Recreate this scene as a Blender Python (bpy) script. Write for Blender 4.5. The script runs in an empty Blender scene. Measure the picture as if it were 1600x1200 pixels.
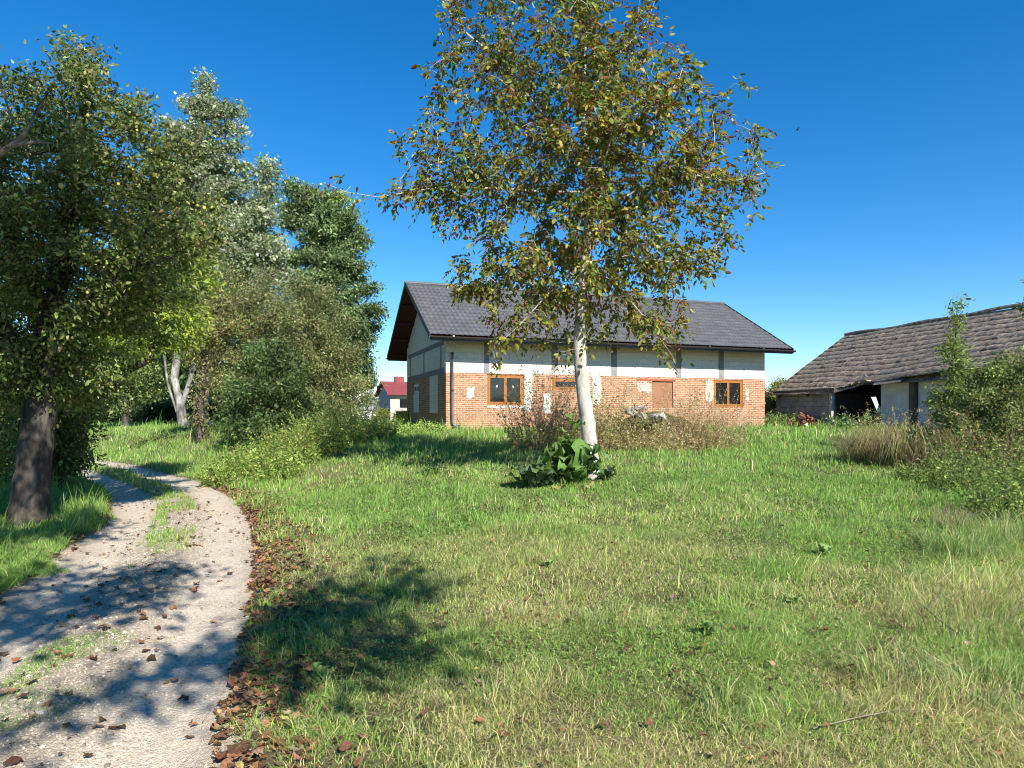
import bpy, bmesh, math, random
import numpy as np
from mathutils import Vector
C = bpy.context.scene.collection
rng = np.random.default_rng(7)
random.seed(7)
R = math.radians

# ------------------------------------------------------------------ camera, world, sun, exposure
F, CX, YH, EYE = 1044.0, 800.0, 649.0, 1.6          # lens of the photo in 1600 px units, eye height
cam = bpy.data.cameras.new('camera'); cam_o = bpy.data.objects.new('camera', cam); C.objects.link(cam_o)
cam.sensor_width = 36.0; cam.lens = 36.0 * F / 1600.0; cam.shift_y = (YH - 600) / 1600.0
cam.clip_start = 0.05; cam.clip_end = 3000
cam_o.location = (0, 0, EYE); cam_o.rotation_euler = (R(90), 0, 0)
bpy.context.scene.camera = cam_o

SUN_AZ = math.atan2(0.50, -0.86); SUN_EL = R(37)      # direction to the sun: right of and behind the viewer
sdir = Vector((math.sin(SUN_AZ) * math.cos(SUN_EL), math.cos(SUN_AZ) * math.cos(SUN_EL), math.sin(SUN_EL)))
w = bpy.data.worlds.new('World'); bpy.context.scene.world = w; w.use_nodes = True
nt = w.node_tree; bg = nt.nodes['Background']
sky = nt.nodes.new('ShaderNodeTexSky'); sky.sky_type = 'NISHITA'; sky.sun_disc = False
sky.sun_elevation = SUN_EL; sky.sun_rotation = SUN_AZ
sky.altitude = 900; sky.air_density = 1.0; sky.dust_density = 0.05; sky.ozone_density = 4.0
hs = nt.nodes.new('ShaderNodeHueSaturation'); hs.inputs['Saturation'].default_value = 1.34
hs.inputs['Value'].default_value = 1.0
nt.links.new(sky.outputs[0], hs.inputs['Color']); nt.links.new(hs.outputs[0], bg.inputs['Color'])
bg.inputs['Strength'].default_value = 0.098
sl = bpy.data.lights.new('sun', 'SUN'); sl.energy = 4.7; sl.angle = R(0.53); sl.color = (1.0, 0.955, 0.88)
so = bpy.data.objects.new('sun', sl); C.objects.link(so)
so.rotation_euler = sdir.to_track_quat('Z', 'Y').to_euler()
vs = bpy.context.scene.view_settings
vs.view_transform = 'Standard'; vs.look = 'None'; vs.gamma = 1.0; vs.exposure = 0.95
cy = bpy.context.scene.cycles
cy.filter_width = 1.05; cy.max_bounces = 6; cy.diffuse_bounces = 3; cy.glossy_bounces = 2; cy.transmission_bounces = 4; cy.transparent_max_bounces = 6

# ------------------------------------------------------------------ helpers
def tag(o, label, cat, group=None, kind=None):
    if label: o['label'] = label
    if cat: o['category'] = cat
    if group: o['group'] = group
    if kind: o['kind'] = kind
    return o
def thing(name, label, cat, loc=(0, 0, 0), rz=0.0, group=None):
    o = bpy.data.objects.new(name, None); C.objects.link(o); o.empty_display_size = 0.3
    o.location = loc; o.rotation_euler = (0, 0, rz)
    return tag(o, label, cat, group)
def copy_tree(o, parent=None):
    c = o.copy(); C.objects.link(c)
    if parent: c.parent = parent
    for ch in o.children: copy_tree(ch, c)
    return c

def np_mesh(name, V, faces, mat, parent=None, tint=None, smooth=False, mats=None, mi=None):
    """V (N,3); faces: list of (M,k) int arrays; tint (N,3) colour of the thing itself per vertex."""
    me = bpy.data.meshes.new(name); V = np.asarray(V, np.float32)
    me.vertices.add(len(V)); me.vertices.foreach_set('co', V.ravel())
    faces = [np.asarray(f, np.int32) for f in faces if len(f)]
    nl = sum(f.size for f in faces); npol = sum(len(f) for f in faces)
    me.loops.add(nl); me.polygons.add(npol)
    me.loops.foreach_set('vertex_index', np.concatenate([f.ravel() for f in faces]))
    tot = np.concatenate([np.full(len(f), f.shape[1], np.int32) for f in faces])
    st = np.concatenate([[0], np.cumsum(tot)[:-1]]).astype(np.int32)
    me.polygons.foreach_set('loop_start', st)
    if smooth: me.polygons.foreach_set('use_smooth', np.ones(npol, bool))
    if tint is not None:
        a = me.attributes.new('tint', 'FLOAT_COLOR', 'POINT')
        c = np.ones((len(V), 4), np.float32); c[:, :3] = tint; a.data.foreach_set('color', c.ravel())
    for m in (mats or [mat]): me.materials.append(m)
    if mi is not None: me.polygons.foreach_set('material_index', np.asarray(mi, np.int32))
    me.update(calc_edges=True); me.validate()
    o = bpy.data.objects.new(name, me); C.objects.link(o)
    if parent: o.parent = parent
    return o

class MB:
    """collects boxes, prisms and tubes and links them as one mesh object"""
    def __init__(s): s.v = []; s.f = []
    def add(s, vs, fs):
        b = len(s.v); s.v += [tuple(v) for v in vs]; s.f += [tuple(i + b for i in f) for f in fs]
    def box(s, x0, x1, y0, y1, z0, z1, jit=0.0):
        p = [(x, y, z) for z in (z0, z1) for (x, y) in ((x0, y0), (x1, y0), (x1, y1), (x0, y1))]
        if jit: p = [tuple(c + random.uniform(-jit, jit) for c in q) for q in p]
        s.add(p, [(3, 2, 1, 0), (4, 5, 6, 7), (0, 1, 5, 4), (1, 2, 6, 5), (2, 3, 7, 6), (3, 0, 4, 7)])
    def quadbox(s, q, off):
        """q: four points, extruded by vector off"""
        a = [Vector(p) for p in q]; b = [p + Vector(off) for p in a]
        s.add(a + b, [(3, 2, 1, 0), (4, 5, 6, 7), (0, 1, 5, 4), (1, 2, 6, 5), (2, 3, 7, 6), (3, 0, 4, 7)])
    def tube(s, pts, r, n=8, cap=True):
        pts = [Vector(p) for p in pts]; k = len(pts)
        rr = r if isinstance(r, (list, tuple)) else [r] * k
        rings = []
        for i, p in enumerate(pts):
            d = (pts[min(i + 1, k - 1)] - pts[max(i - 1, 0)]).normalized()
            ref = Vector((0, 0, 1)) if abs(d.z) < 0.9 else Vector((1, 0, 0))
            a = d.cross(ref).normalized(); b = d.cross(a)
            rings.append([p + (a * math.cos(t) + b * math.sin(t)) * rr[i] for t in [2 * math.pi * j / n for j in range(n)]])
        vs = [v for g in rings for v in g]; fs = []
        for i in range(k - 1):
            for j in range(n):
                fs.append((i * n + j, i * n + (j + 1) % n, (i + 1) * n + (j + 1) % n, (i + 1) * n + j))
        if cap: fs.append(tuple(range(n))); fs.append(tuple((k - 1) * n + j for j in reversed(range(n))))
        s.add(vs, fs)
    def build(s, name, mat, parent=None, bevel=0.0, smooth=False):
        me = bpy.data.meshes.new(name); me.from_pydata(s.v, [], s.f); me.materials.append(mat)
        if smooth:
            for p in me.polygons: p.use_smooth = True
        me.update(); o = bpy.data.objects.new(name, me); C.objects.link(o)
        if parent: o.parent = parent
        if bevel:
            m = o.modifiers.new('bevel', 'BEVEL'); m.width = bevel; m.segments = 2; m.limit_method = 'ANGLE'
        return o

def smooth01(t): t = np.clip(t, 0, 1); return t * t * (3 - 2 * t)
_P = rng.random((256, 256))
def vnoise(x, y):
    x = np.asarray(x, float); y = np.asarray(y, float)
    xi = np.floor(x).astype(int); yi = np.floor(y).astype(int); fx = smooth01(x - xi); fy = smooth01(y - yi)
    g = lambda a, b: _P[a % 256, b % 256]
    return (g(xi, yi) * (1 - fx) + g(xi + 1, yi) * fx) * (1 - fy) + (g(xi, yi + 1) * (1 - fx) + g(xi + 1, yi + 1) * fx) * fy
def fbm(x, y, o=3):
    r = 0; a = 0.5; t = 0
    for i in range(o): r = r + a * vnoise(x * 2 ** i + 17.3 * i, y * 2 ** i + 5.1 * i); t += a; a *= 0.5
    return r / t
def unit(v): return v / (np.linalg.norm(v, axis=-1, keepdims=True) + 1e-9)
def rdir(n): return unit(rng.normal(size=(n, 3)))

# ------------------------------------------------------------------ materials
def mat_new(name):
    m = bpy.data.materials.new(name); m.use_nodes = True
    n = m.node_tree.nodes; l = m.node_tree.links; return m, n, l, n['Principled BSDF']
def mat_noise(name, cols, scale=5.0, rough=0.8, bump=0.0, bscale=40.0, spec=0.2, detail=6.0, stretch=(1, 1, 1), metal=0.0, pos=None):
    """object-space noise through a colour ramp"""
    m, n, l, b = mat_new(name)
    tc = n.new('ShaderNodeTexCoord'); mp = n.new('ShaderNodeMapping'); mp.inputs['Scale'].default_value = stretch
    l.new(tc.outputs['Object'], mp.inputs['Vector'])
    nz = n.new('ShaderNodeTexNoise'); nz.inputs['Scale'].default_value = scale; nz.inputs['Detail'].default_value = detail
    nz.inputs['Roughness'].default_value = 0.62
    l.new(mp.outputs[0], nz.inputs['Vector'])
    cr = n.new('ShaderNodeValToRGB'); e = cr.color_ramp.elements
    while len(e) < len(cols): e.new(0.5)
    for i, c in enumerate(cols):
        e[i].position = pos[i] if pos else 0.3 + 0.4 * i / max(1, len(cols) - 1); e[i].color = (*c, 1)
    l.new(nz.outputs['Fac'], cr.inputs['Fac']); l.new(cr.outputs['Color'], b.inputs['Base Color'])
    b.inputs['Roughness'].default_value = rough; b.inputs['Specular IOR Level'].default_value = spec; b.inputs['Metallic'].default_value = metal
    if bump:
        n2 = n.new('ShaderNodeTexNoise'); n2.inputs['Scale'].default_value = bscale; n2.inputs['Detail'].default_value = 5
        l.new(mp.outputs[0], n2.inputs['Vector'])
        bp = n.new('ShaderNodeBump'); bp.inputs['Strength'].default_value = bump; bp.inputs['Distance'].default_value = 0.02
        l.new(n2.outputs['Fac'], bp.inputs['Height']); l.new(bp.outputs[0], b.inputs['Normal'])
    return m
def mat_leaf(name, trans=0.35, rough=0.5, spec=0.25, bend=0.0):
    """leaf: its own colour from the 'tint' attribute, light passing through the blade"""
    m, n, l, b = mat_new(name)
    at = n.new('ShaderNodeAttribute'); at.attribute_name = 'tint'
    b.inputs['Roughness'].default_value = rough; b.inputs['Specular IOR Level'].default_value = spec
    if rough > .6:                                                   # dead leaves: blotches and veins of their own
        tc = n.new('ShaderNodeTexCoord'); nz = n.new('ShaderNodeTexNoise'); nz.inputs['Scale'].default_value = 90; nz.inputs['Detail'].default_value = 5; l.new(tc.outputs['Object'], nz.inputs['Vector'])
        ov = n.new('ShaderNodeMixRGB'); ov.blend_type = 'OVERLAY'; ov.inputs['Fac'].default_value = .8; l.new(at.outputs['Color'], ov.inputs['Color1']); l.new(nz.outputs['Fac'], ov.inputs['Color2']); l.new(ov.outputs[0], b.inputs['Base Color'])
        bp = n.new('ShaderNodeBump'); bp.inputs['Strength'].default_value = .6; bp.inputs['Distance'].default_value = .01; l.new(nz.outputs['Fac'], bp.inputs['Height']); l.new(bp.outputs[0], b.inputs['Normal'])
    else: l.new(at.outputs['Color'], b.inputs['Base Color'])
    tr = n.new('ShaderNodeBsdfTranslucent')
    if bend:                                                        # rounded, creased blades: soft upward-leaning normals
        ge = n.new('ShaderNodeNewGeometry'); mixn = n.new('ShaderNodeMix'); mixn.data_type = 'VECTOR'; mixn.inputs[0].default_value = bend
        l.new(ge.outputs['Normal'], mixn.inputs[4]); mixn.inputs[5].default_value = (0, 0, 1)
        nm = n.new('ShaderNodeVectorMath'); nm.operation = 'NORMALIZE'; l.new(mixn.outputs[1], nm.inputs[0]); l.new(nm.outputs[0], b.inputs['Normal'])
    hsv = n.new('ShaderNodeHueSaturation'); hsv.inputs['Hue'].default_value = 0.485; hsv.inputs['Saturation'].default_value = 1.15; hsv.inputs['Value'].default_value = 1.5
    l.new(at.outputs['Color'], hsv.inputs['Color']); l.new(hsv.outputs[0], tr.inputs['Color'])
    mx = n.new('ShaderNodeMixShader'); mx.inputs[0].default_value = trans
    l.new(b.outputs[0], mx.inputs[1]); l.new(tr.outputs[0], mx.inputs[2])
    l.new(mx.outputs[0], n['Material Output'].inputs['Surface']); return m
def mat_brick(name, c1, c2, mortar, bw=0.26, rh=0.078, msize=0.011, patch=None, pstr=0.5):
    m, n, l, b = mat_new(name)
    tc = n.new('ShaderNodeTexCoord'); sp = n.new('ShaderNodeSeparateXYZ'); l.new(tc.outputs['Object'], sp.inputs[0])
    ad = n.new('ShaderNodeMath'); ad.operation = 'ADD'; l.new(sp.outputs[0], ad.inputs[0]); l.new(sp.outputs[1], ad.inputs[1])
    cb = n.new('ShaderNodeCombineXYZ'); l.new(ad.outputs[0], cb.inputs[0]); l.new(sp.outputs[2], cb.inputs[1])
    nd = n.new('ShaderNodeTexNoise'); nd.inputs['Scale'].default_value = 9; nd.inputs['Detail'].default_value = 3; l.new(cb.outputs[0], nd.inputs['Vector'])
    vm = n.new('ShaderNodeVectorMath'); vm.operation = 'SCALE'; vm.inputs['Scale'].default_value = 0.02; l.new(nd.outputs['Color'], vm.inputs[0])
    va = n.new('ShaderNodeVectorMath'); va.operation = 'ADD'; l.new(cb.outputs[0], va.inputs[0]); l.new(vm.outputs[0], va.inputs[1])
    br = n.new('ShaderNodeTexBrick'); br.inputs['Scale'].default_value = 1.0
    br.inputs['Color1'].default_value = (*c1, 1); br.inputs['Color2'].default_value = (*c2, 1); br.inputs['Mortar'].default_value = (*mortar, 1)
    br.inputs['Brick Width'].default_value = bw; br.inputs['Row Height'].default_value = rh; br.inputs['Mortar Size'].default_value = msize
    br.inputs['Bias'].default_value = -0.1
    l.new(va.outputs[0], br.inputs['Vector'])
    col = br.outputs['Color']
    n3 = n.new('ShaderNodeTexNoise'); n3.inputs['Scale'].default_value = 1.3; n3.inputs['Detail'].default_value = 8; n3.inputs['Roughness'].default_value = 0.7; l.new(tc.outputs['Object'], n3.inputs['Vector'])
    if patch:
        cr = n.new('ShaderNodeValToRGB'); cr.color_ramp.elements[0].position = 0.48; cr.color_ramp.elements[1].position = 0.66
        l.new(n3.outputs['Fac'], cr.inputs['Fac'])
        ml = n.new('ShaderNodeMath'); ml.operation = 'MULTIPLY'; ml.inputs[1].default_value = pstr; l.new(cr.outputs['Color'], ml.inputs[0])
        mx = n.new('ShaderNodeMixRGB'); l.new(ml.outputs[0], mx.inputs['Fac']); l.new(col, mx.inputs['Color1']); mx.inputs['Color2'].default_value = (*patch, 1); col = mx.outputs[0]
    n4 = n.new('ShaderNodeTexNoise'); n4.inputs['Scale'].default_value = 14; n4.inputs['Detail'].default_value = 6; l.new(tc.outputs['Object'], n4.inputs['Vector'])
    m4 = n.new('ShaderNodeMixRGB'); m4.blend_type = 'OVERLAY'; m4.inputs['Fac'].default_value = 0.55; l.new(col, m4.inputs['Color1']); l.new(n4.outputs['Fac'], m4.inputs['Color2'])
    l.new(m4.outputs[0], b.inputs['Base Color']); b.inputs['Roughness'].default_value = 0.9; b.inputs['Specular IOR Level'].default_value = 0.15
    bp = n.new('ShaderNodeBump'); bp.inputs['Strength'].default_value = 0.7; bp.inputs['Distance'].default_value = 0.012
    iv = n.new('ShaderNodeMath'); iv.operation = 'SUBTRACT'; iv.inputs[0].default_value = 1.0; l.new(br.outputs['Fac'], iv.inputs[1])
    l.new(iv.outputs[0], bp.inputs['Height']); l.new(bp.outputs[0], b.inputs['Normal']); return m

M = {}
M['leaf'] = mat_leaf('leaf'); M['grass'] = mat_leaf('grass_blade', 0.30, 0.5, 0.3, 0.5); M['deadleaf'] = mat_leaf('dead_leaf', 0.15, 0.7, 0.15)
M['brick'] = mat_brick('old_brick', (0.42, 0.185, 0.088), (0.23, 0.092, 0.048), (0.49, 0.40, 0.29), rh=0.084, msize=0.012, patch=(0.43, 0.29, 0.175), pstr=0.65)
M['paleblock'] = mat_brick('aerated_block', (0.74, 0.69, 0.585), (0.69, 0.645, 0.55), (0.60, 0.56, 0.48), bw=0.6, rh=0.24, msize=0.006)
M['palebrick'] = mat_brick('whitened_brick', (0.46, 0.33, 0.26), (0.48, 0.42, 0.36), (0.52, 0.48, 0.43), patch=(0.52, 0.49, 0.44), pstr=0.8)
M['plaster'] = mat_noise('white_plaster', [(0.38, 0.35, 0.31), (0.56, 0.54, 0.50)], 6, 0.9, 0.4, 30)
M['concrete'] = mat_noise('concrete', [(0.17, 0.175, 0.17), (0.30, 0.30, 0.29)], 4, 0.9, 0.4, 30)
M['palecrete'] = mat_noise('pale_concrete', [(0.36, 0.35, 0.33), (0.52, 0.50, 0.47)], 5, 0.9, 0.3, 30)
M['rooftile'] = mat_noise('graphite_tile', [(0.060, 0.060, 0.062), (0.104, 0.102, 0.102)], 2.2, 0.55, 0.05, 60, 0.35)
M['blackmetal'] = mat_noise('black_sheet', [(0.022, 0.023, 0.027), (0.035, 0.036, 0.04)], 3, 0.4, 0, 30, 0.5)
M['greypipe'] = mat_noise('graphite_pipe', [(0.10, 0.105, 0.12), (0.14, 0.145, 0.16)], 3, 0.4, 0, 30, 0.5)
M['soffit'] = mat_noise('red_brown_board', [(0.075, 0.026, 0.016), (0.12, 0.04, 0.025)], 3, 0.7, 0.2, 20, 0.2, stretch=(0.4, 6, 6))
M['oak'] = mat_noise('golden_oak_frame', [(0.27, 0.10, 0.02), (0.38, 0.155, 0.034)], 6, 0.45, 0, 30, 0.35, stretch=(1, 1, 6))
M['glass'] = mat_noise('dark_glass', [(0.006, 0.007, 0.008), (0.022, 0.022, 0.022)], 1.6, 0.03, 0.03, 3, 0.55)
M['board'] = mat_noise('raw_board', [(0.26, 0.13, 0.07), (0.34, 0.18, 0.10)], 3, 0.8, 0.1, 30, 0.15, stretch=(1, 1, 0.3))
M['whitepvc'] = mat_noise('white_frame', [(0.6, 0.6, 0.6), (0.75, 0.75, 0.74)], 3, 0.5, 0)
M['redlintel'] = mat_noise('red_lintel', [(0.28, 0.07, 0.04), (0.40, 0.12, 0.07)], 7, 0.9, 0.2)
M['bark'] = mat_noise('bark', [(0.025, 0.021, 0.017), (0.065, 0.055, 0.044), (0.14, 0.12, 0.095)], 9, 0.95, 1.0, 16, 0.1, stretch=(1, 1, 0.25))
M['walnutbark'] = mat_noise('pale_walnut_bark', [(0.11, 0.09, 0.075), (0.38, 0.34, 0.295), (0.50, 0.465, 0.415)], 7, 0.9, 0.5, 14, 0.1, stretch=(1, 1, 0.55), pos=[0.28, 0.42, 0.62])
M['poplarbark'] = mat_noise('poplar_bark', [(0.05, 0.045, 0.04), (0.22, 0.21, 0.185), (0.42, 0.41, 0.37)], 3, 0.9, 0.6, 16, 0.1, stretch=(1, 1, 0.5), pos=[0.3, 0.5, 0.65])
M['drystalk'] = mat_noise('dry_stalk', [(0.17, 0.115, 0.06), (0.33, 0.24, 0.14)], 5, 0.9, 0, 20, 0.1)
M['greenstalk'] = mat_noise('green_stalk', [(0.07, 0.10, 0.03), (0.14, 0.17, 0.06)], 5, 0.8, 0, 20, 0.15)
M['barnroof'] = mat_noise('weathered_roof_tile', [(0.12, 0.088, 0.064), (0.28, 0.213, 0.155), (0.48, 0.395, 0.305)], 7.0, 0.95, 0.8, 26, 0.1, 12, pos=[0.34, 0.5, 0.68])
M['oldwood'] = mat_noise('old_wood', [(0.06, 0.048, 0.038), (0.16, 0.135, 0.11)], 5, 0.9, 0.4, 30, 0.1, stretch=(4, 4, 0.5))
M['greywood'] = mat_noise('silvered_wood', [(0.30, 0.28, 0.25), (0.48, 0.45, 0.41)], 6, 0.9, 0.4, 30, 0.1, stretch=(4, 4, 0.5))
M['barnblock'] = mat_brick('grey_block', (0.26, 0.27, 0.27), (0.20, 0.21, 0.215), (0.15, 0.15, 0.15), bw=0.5, rh=0.25, msize=0.012, patch=(0.12, 0.12, 0.12), pstr=0.7)
M['limewash'] = mat_noise('dull_limewash', [(0.46, 0.465, 0.45), (0.70, 0.70, 0.67)], 2.2, 0.95, 0.4, 20, 0.1, 8)
M['oldtin'] = mat_noise('rusty_dark_tin', [(0.05, 0.045, 0.04), (0.13, 0.12, 0.11)], 4, 0.7, 0.1, 30, 0.3)
M['shadebrick'] = mat_brick('shaded_bay_brick', (0.06, 0.032, 0.024), (0.035, 0.022, 0.018), (0.05, 0.045, 0.04))  # brick colour darkened to stand in for the shade inside the open bay
M['tin'] = mat_noise('grey_tin', [(0.22, 0.22, 0.22), (0.36, 0.36, 0.35)], 3, 0.6, 0.1, 30, 0.4)
M['redroof'] = mat_noise('red_sheet_roof', [(0.20, 0.045, 0.042), (0.26, 0.062, 0.058)], 2, 0.6, 0, 30, 0.3)
M['cream'] = mat_noise('cream_render', [(0.48, 0.41, 0.32), (0.55, 0.48, 0.39)], 2, 0.9)
M['greyrender'] = mat_noise('grey_render', [(0.30, 0.32, 0.31), (0.38, 0.40, 0.39)], 2, 0.9)
M['stone'] = mat_noise('rubble_stone', [(0.13, 0.11, 0.09), (0.32, 0.29, 0.25), (0.52, 0.49, 0.44)], 5, 0.95, 0.8, 18, 0.1)
M['whitestone'] = mat_noise('white_stone', [(0.62, 0.6, 0.56), (0.78, 0.77, 0.74)], 5, 0.9, 0.5, 18, 0.1)
M['loosebrick'] = mat_noise('broken_brick', [(0.12, 0.05, 0.032), (0.22, 0.10, 0.065)], 8, 0.95, 0.5, 20, 0.1)
M['yellowbox'] = mat_noise('yellow_box', [(0.45, 0.36, 0.04), (0.55, 0.45, 0.06)], 3, 0.6)
M['pear'] = mat_noise('yellow_green_fruit', [(0.28, 0.33, 0.06), (0.50, 0.44, 0.09)], 9, 0.45, 0, 20, 0.4)
M['nut'] = mat_noise('green_walnut_husk', [(0.32, 0.40, 0.11), (0.44, 0.52, 0.19)], 14, 0.5, 0, 20, 0.35)
M['bird'] = mat_noise('dark_feather', [(0.02, 0.02, 0.02), (0.05, 0.045, 0.04)], 8, 0.8)
M['twig'] = mat_noise('grey_twig', [(0.16, 0.13, 0.10), (0.30, 0.26, 0.21)], 9, 0.9, 0.3, 30, 0.1)

# ------------------------------------------------------------------ terrain
_cy = np.array([-12, -6, 0, 3.09, 4.76, 6.65, 8.3, 11.06, 13.8, 16.5, 21.1, 25, 30, 38, 60])
_cx = np.array([.4, -.5, -1.6, -2.36, -2.93, -3.6, -4.23, -5.4, -7.0, -9.3, -13.2, -17.8, -24, -34.5, -64])
_yy = np.linspace(-12, 60, 1441); _xx = np.interp(_yy, _cy, _cx)
for _ in range(3): _xx = np.convolve(np.pad(_xx, 25, 'edge'), np.ones(51) / 51, 'valid')
_dx = np.gradient(_xx, _yy)
def road_s(x, y):
    """signed distance from the middle of the track, right positive"""
    c = np.interp(y, _yy, _xx); d = np.interp(y, _yy, _dx)
    return (np.asarray(x) - c) / np.sqrt(1 + d * d)
HW = 1.07
def height(x, y):
    x = np.asarray(x, float); y = np.asarray(y, float)
    s = road_s(x, y)
    A = 1.0 * smooth01((y - 1.0) / 27.0) ** 0.9
    A = 0.6 * A + 0.4 * np.clip((y - 3) / 23, 0, 1)
    lat = smooth01((s - HW - 0.1) / 4.2)
    h = A * lat + 0.12 * smooth01((x - 11) / 5) * smooth01((y - 18) / 10) * lat
    h = h + 0.35 * smooth01((y - 30) / 30) * (1 - lat)
    off = smooth01((np.abs(s) - HW) / 0.8)
    h = h + off * (0.09 * (fbm(x * 0.45, y * 0.45) - 0.5) + 0.05 * (fbm(x * 1.7 + 9, y * 1.7) - 0.5))
    h = h + 0.06 * np.exp(-((np.abs(s) - HW - 0.35) / 0.35) ** 2)       # low turf lip beside the track
    return h
def H(x, y): return float(height(np.array([x]), np.array([y]))[0])
def at(px, Y, py=None):
    """where the sight line through pixel px meets depth Y; ground height, or that of py"""
    X = (px - CX) / F * Y
    return (X, Y, H(X, Y) if py is None else EYE + (YH - py) / F * Y)

def spaced(lo, hi, mid_lo, mid_hi, step, grow=1.13):
    a = list(np.arange(mid_lo, mid_hi + 1e-6, step)); d = step
    while a[-1] < hi: d *= grow; a.append(a[-1] + d)
    d = step
    while a[0] > lo: d *= grow; a.insert(0, a[0] - d)
    return np.array(a)
gx = spaced(-900, 900, -13, 14, 0.16); gy = spaced(-60, 1500, -2, 32, 0.16)
GX, GY = np.meshgrid(gx, gy)
gz = height(GX, GY); gs = road_s(GX, GY)
gz = gz - 0.10 * (1 - smooth01((np.abs(gs) - HW + 0.12 - 0.5 * (fbm(GX * 2.3 + 3, GY * 2.3, 3) - 0.5)) / 0.22))
nx, ny = len(gx), len(gy)
ii = (np.arange(ny - 1)[:, None] * nx + np.arange(nx - 1)[None, :]).ravel()
gf = np.stack([ii, ii + 1, ii + nx + 1, ii + nx], 1)
def ground_tint(x, y):
    """soil and thatch colour of the place"""
    s = np.abs(road_s(x, y)); n1 = fbm(x * 0.7, y * 0.7); n2 = fbm(x * 2.6 + 3, y * 2.6)
    g = np.stack([0.065 + 0.06 * n2, 0.075 + 0.045 * n2, 0.028 + 0.018 * n2], -1)
    straw = np.array([0.20, 0.15, 0.085]); soil = np.array([0.13, 0.095, 0.06])
    k = (smooth01((n1 - 0.45) / 0.2) * 0.6)[..., None]; g = g * (1 - k) + straw * k
    k = (1 - smooth01((s - HW - 0.1) / 0.7))[..., None] * 0.9; g = g * (1 - k) + soil * k
    return g
m, n, l, b = mat_new('lawn_soil')
a = n.new('ShaderNodeAttribute'); a.attribute_name = 'tint'
tc = n.new('ShaderNodeTexCoord'); z = n.new('ShaderNodeTexNoise'); z.inputs['Scale'].default_value = 30; z.inputs['Detail'].default_value = 8; l.new(tc.outputs['Object'], z.inputs['Vector'])
mx = n.new('ShaderNodeMixRGB'); mx.blend_type = 'OVERLAY'; mx.inputs['Fac'].default_value = 0.7; l.new(a.outputs['Color'], mx.inputs['Color1']); l.new(z.outputs['Fac'], mx.inputs['Color2'])
l.new(mx.outputs[0], b.inputs['Base Color']); b.inputs['Roughness'].default_value = 0.95; b.inputs['Specular IOR Level'].default_value = 0.1
bp = n.new('ShaderNodeBump'); bp.inputs['Strength'].default_value = 0.8; bp.inputs['Distance'].default_value = 0.03; l.new(z.outputs['Fac'], bp.inputs['Height']); l.new(bp.outputs[0], b.inputs['Normal'])
M['soil'] = m
ground = np_mesh('ground', np.stack([GX.ravel(), GY.ravel(), gz.ravel()], 1), [gf], M['soil'], tint=ground_tint(GX.ravel(), GY.ravel()), smooth=True)
tag(ground, 'grassy ground rising from the track to the brick house', 'ground', kind='structure')

# gravel track: two dusty wheel ruts and a stony middle
m, n, l, b = mat_new('gravel_track')
a = n.new('ShaderNodeAttribute'); a.attribute_name = 'tint'; tc = n.new('ShaderNodeTexCoord')
v = n.new('ShaderNodeTexVoronoi'); v.inputs['Scale'].default_value = 42; l.new(tc.outputs['Object'], v.inputs['Vector'])
v2 = n.new('ShaderNodeTexVoronoi'); v2.inputs['Scale'].default_value = 110; l.new(tc.outputs['Object'], v2.inputs['Vector'])
z = n.new('ShaderNodeTexNoise'); z.inputs['Scale'].default_value = 55; z.inputs['Detail'].default_value = 9; z.inputs['Roughness'].default_value = 0.75; l.new(tc.outputs['Object'], z.inputs['Vector'])
mx = n.new('ShaderNodeMixRGB'); mx.blend_type = 'OVERLAY'; mx.inputs['Fac'].default_value = 0.6; l.new(a.outputs['Color'], mx.inputs['Color1']); l.new(z.outputs['Fac'], mx.inputs['Color2'])
m2 = n.new('ShaderNodeMixRGB'); m2.blend_type = 'OVERLAY'; m2.inputs['Fac'].default_value = 0.2; l.new(mx.outputs[0], m2.inputs['Color1']); l.new(v.outputs['Color'], m2.inputs['Color2'])
bw = n.new('ShaderNodeRGBToBW'); l.new(v.outputs['Color'], bw.inputs[0]); l.new(bw.outputs[0], m2.inputs['Color2'])
l.new(m2.outputs[0], b.inputs['Base Color']); b.inputs['Roughness'].default_value = 0.95; b.inputs['Specular IOR Level'].default_value = 0.1
ad = n.new('ShaderNodeMath'); ad.operation = 'ADD'; l.new(v.outputs['Distance'], ad.inputs[0]); l.new(z.outputs['Fac'], ad.inputs[1])
a2 = n.new('ShaderNodeMath'); a2.operation = 'ADD'; l.new(ad.outputs[0], a2.inputs[0]); l.new(v2.outputs['Distance'], a2.inputs[1])
bp = n.new('ShaderNodeBump'); bp.inputs['Strength'].default_value = 0.55; bp.inputs['Distance'].default_value = 0.012; bp.invert = True; l.new(a2.outputs[0], bp.inputs['Height']); l.new(bp.outputs[0], b.inputs['Normal'])
M['gravel'] = m
ry = np.concatenate([np.arange(-10, 12, 0.07), np.arange(12, 58, 0.2)]); rt = np.linspace(-1, 1, 45)
RY, RT = np.meshgrid(ry, rt, indexing='ij')
edge = HW + 0.34 + 0.30 * (fbm(RY * 2.1 + np.where(RT > 0, 50, 0), RY * 0 + 3.3, 4) - 0.5)
S = RT * edge
cxr = np.interp(RY, _yy, _xx); dxr = np.interp(RY, _yy, _dx); nn = np.sqrt(1 + dxr * dxr)
RX = cxr + S / nn; RYY = RY - S * dxr / nn
def road_z(x, y, s):
    rut = np.exp(-((np.abs(s) - 0.66) / 0.30) ** 2)
    z = height(x, y) * 0.5 - 0.045 * rut + 0.02 * np.exp(-(s / 0.3) ** 2) + 0.016 * (fbm(x * 3, y * 3) - 0.5)
    return z - 0.02 * smooth01((np.abs(s) - 1.08) / 0.16)
RZ = road_z(RX, RYY, S)
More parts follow.
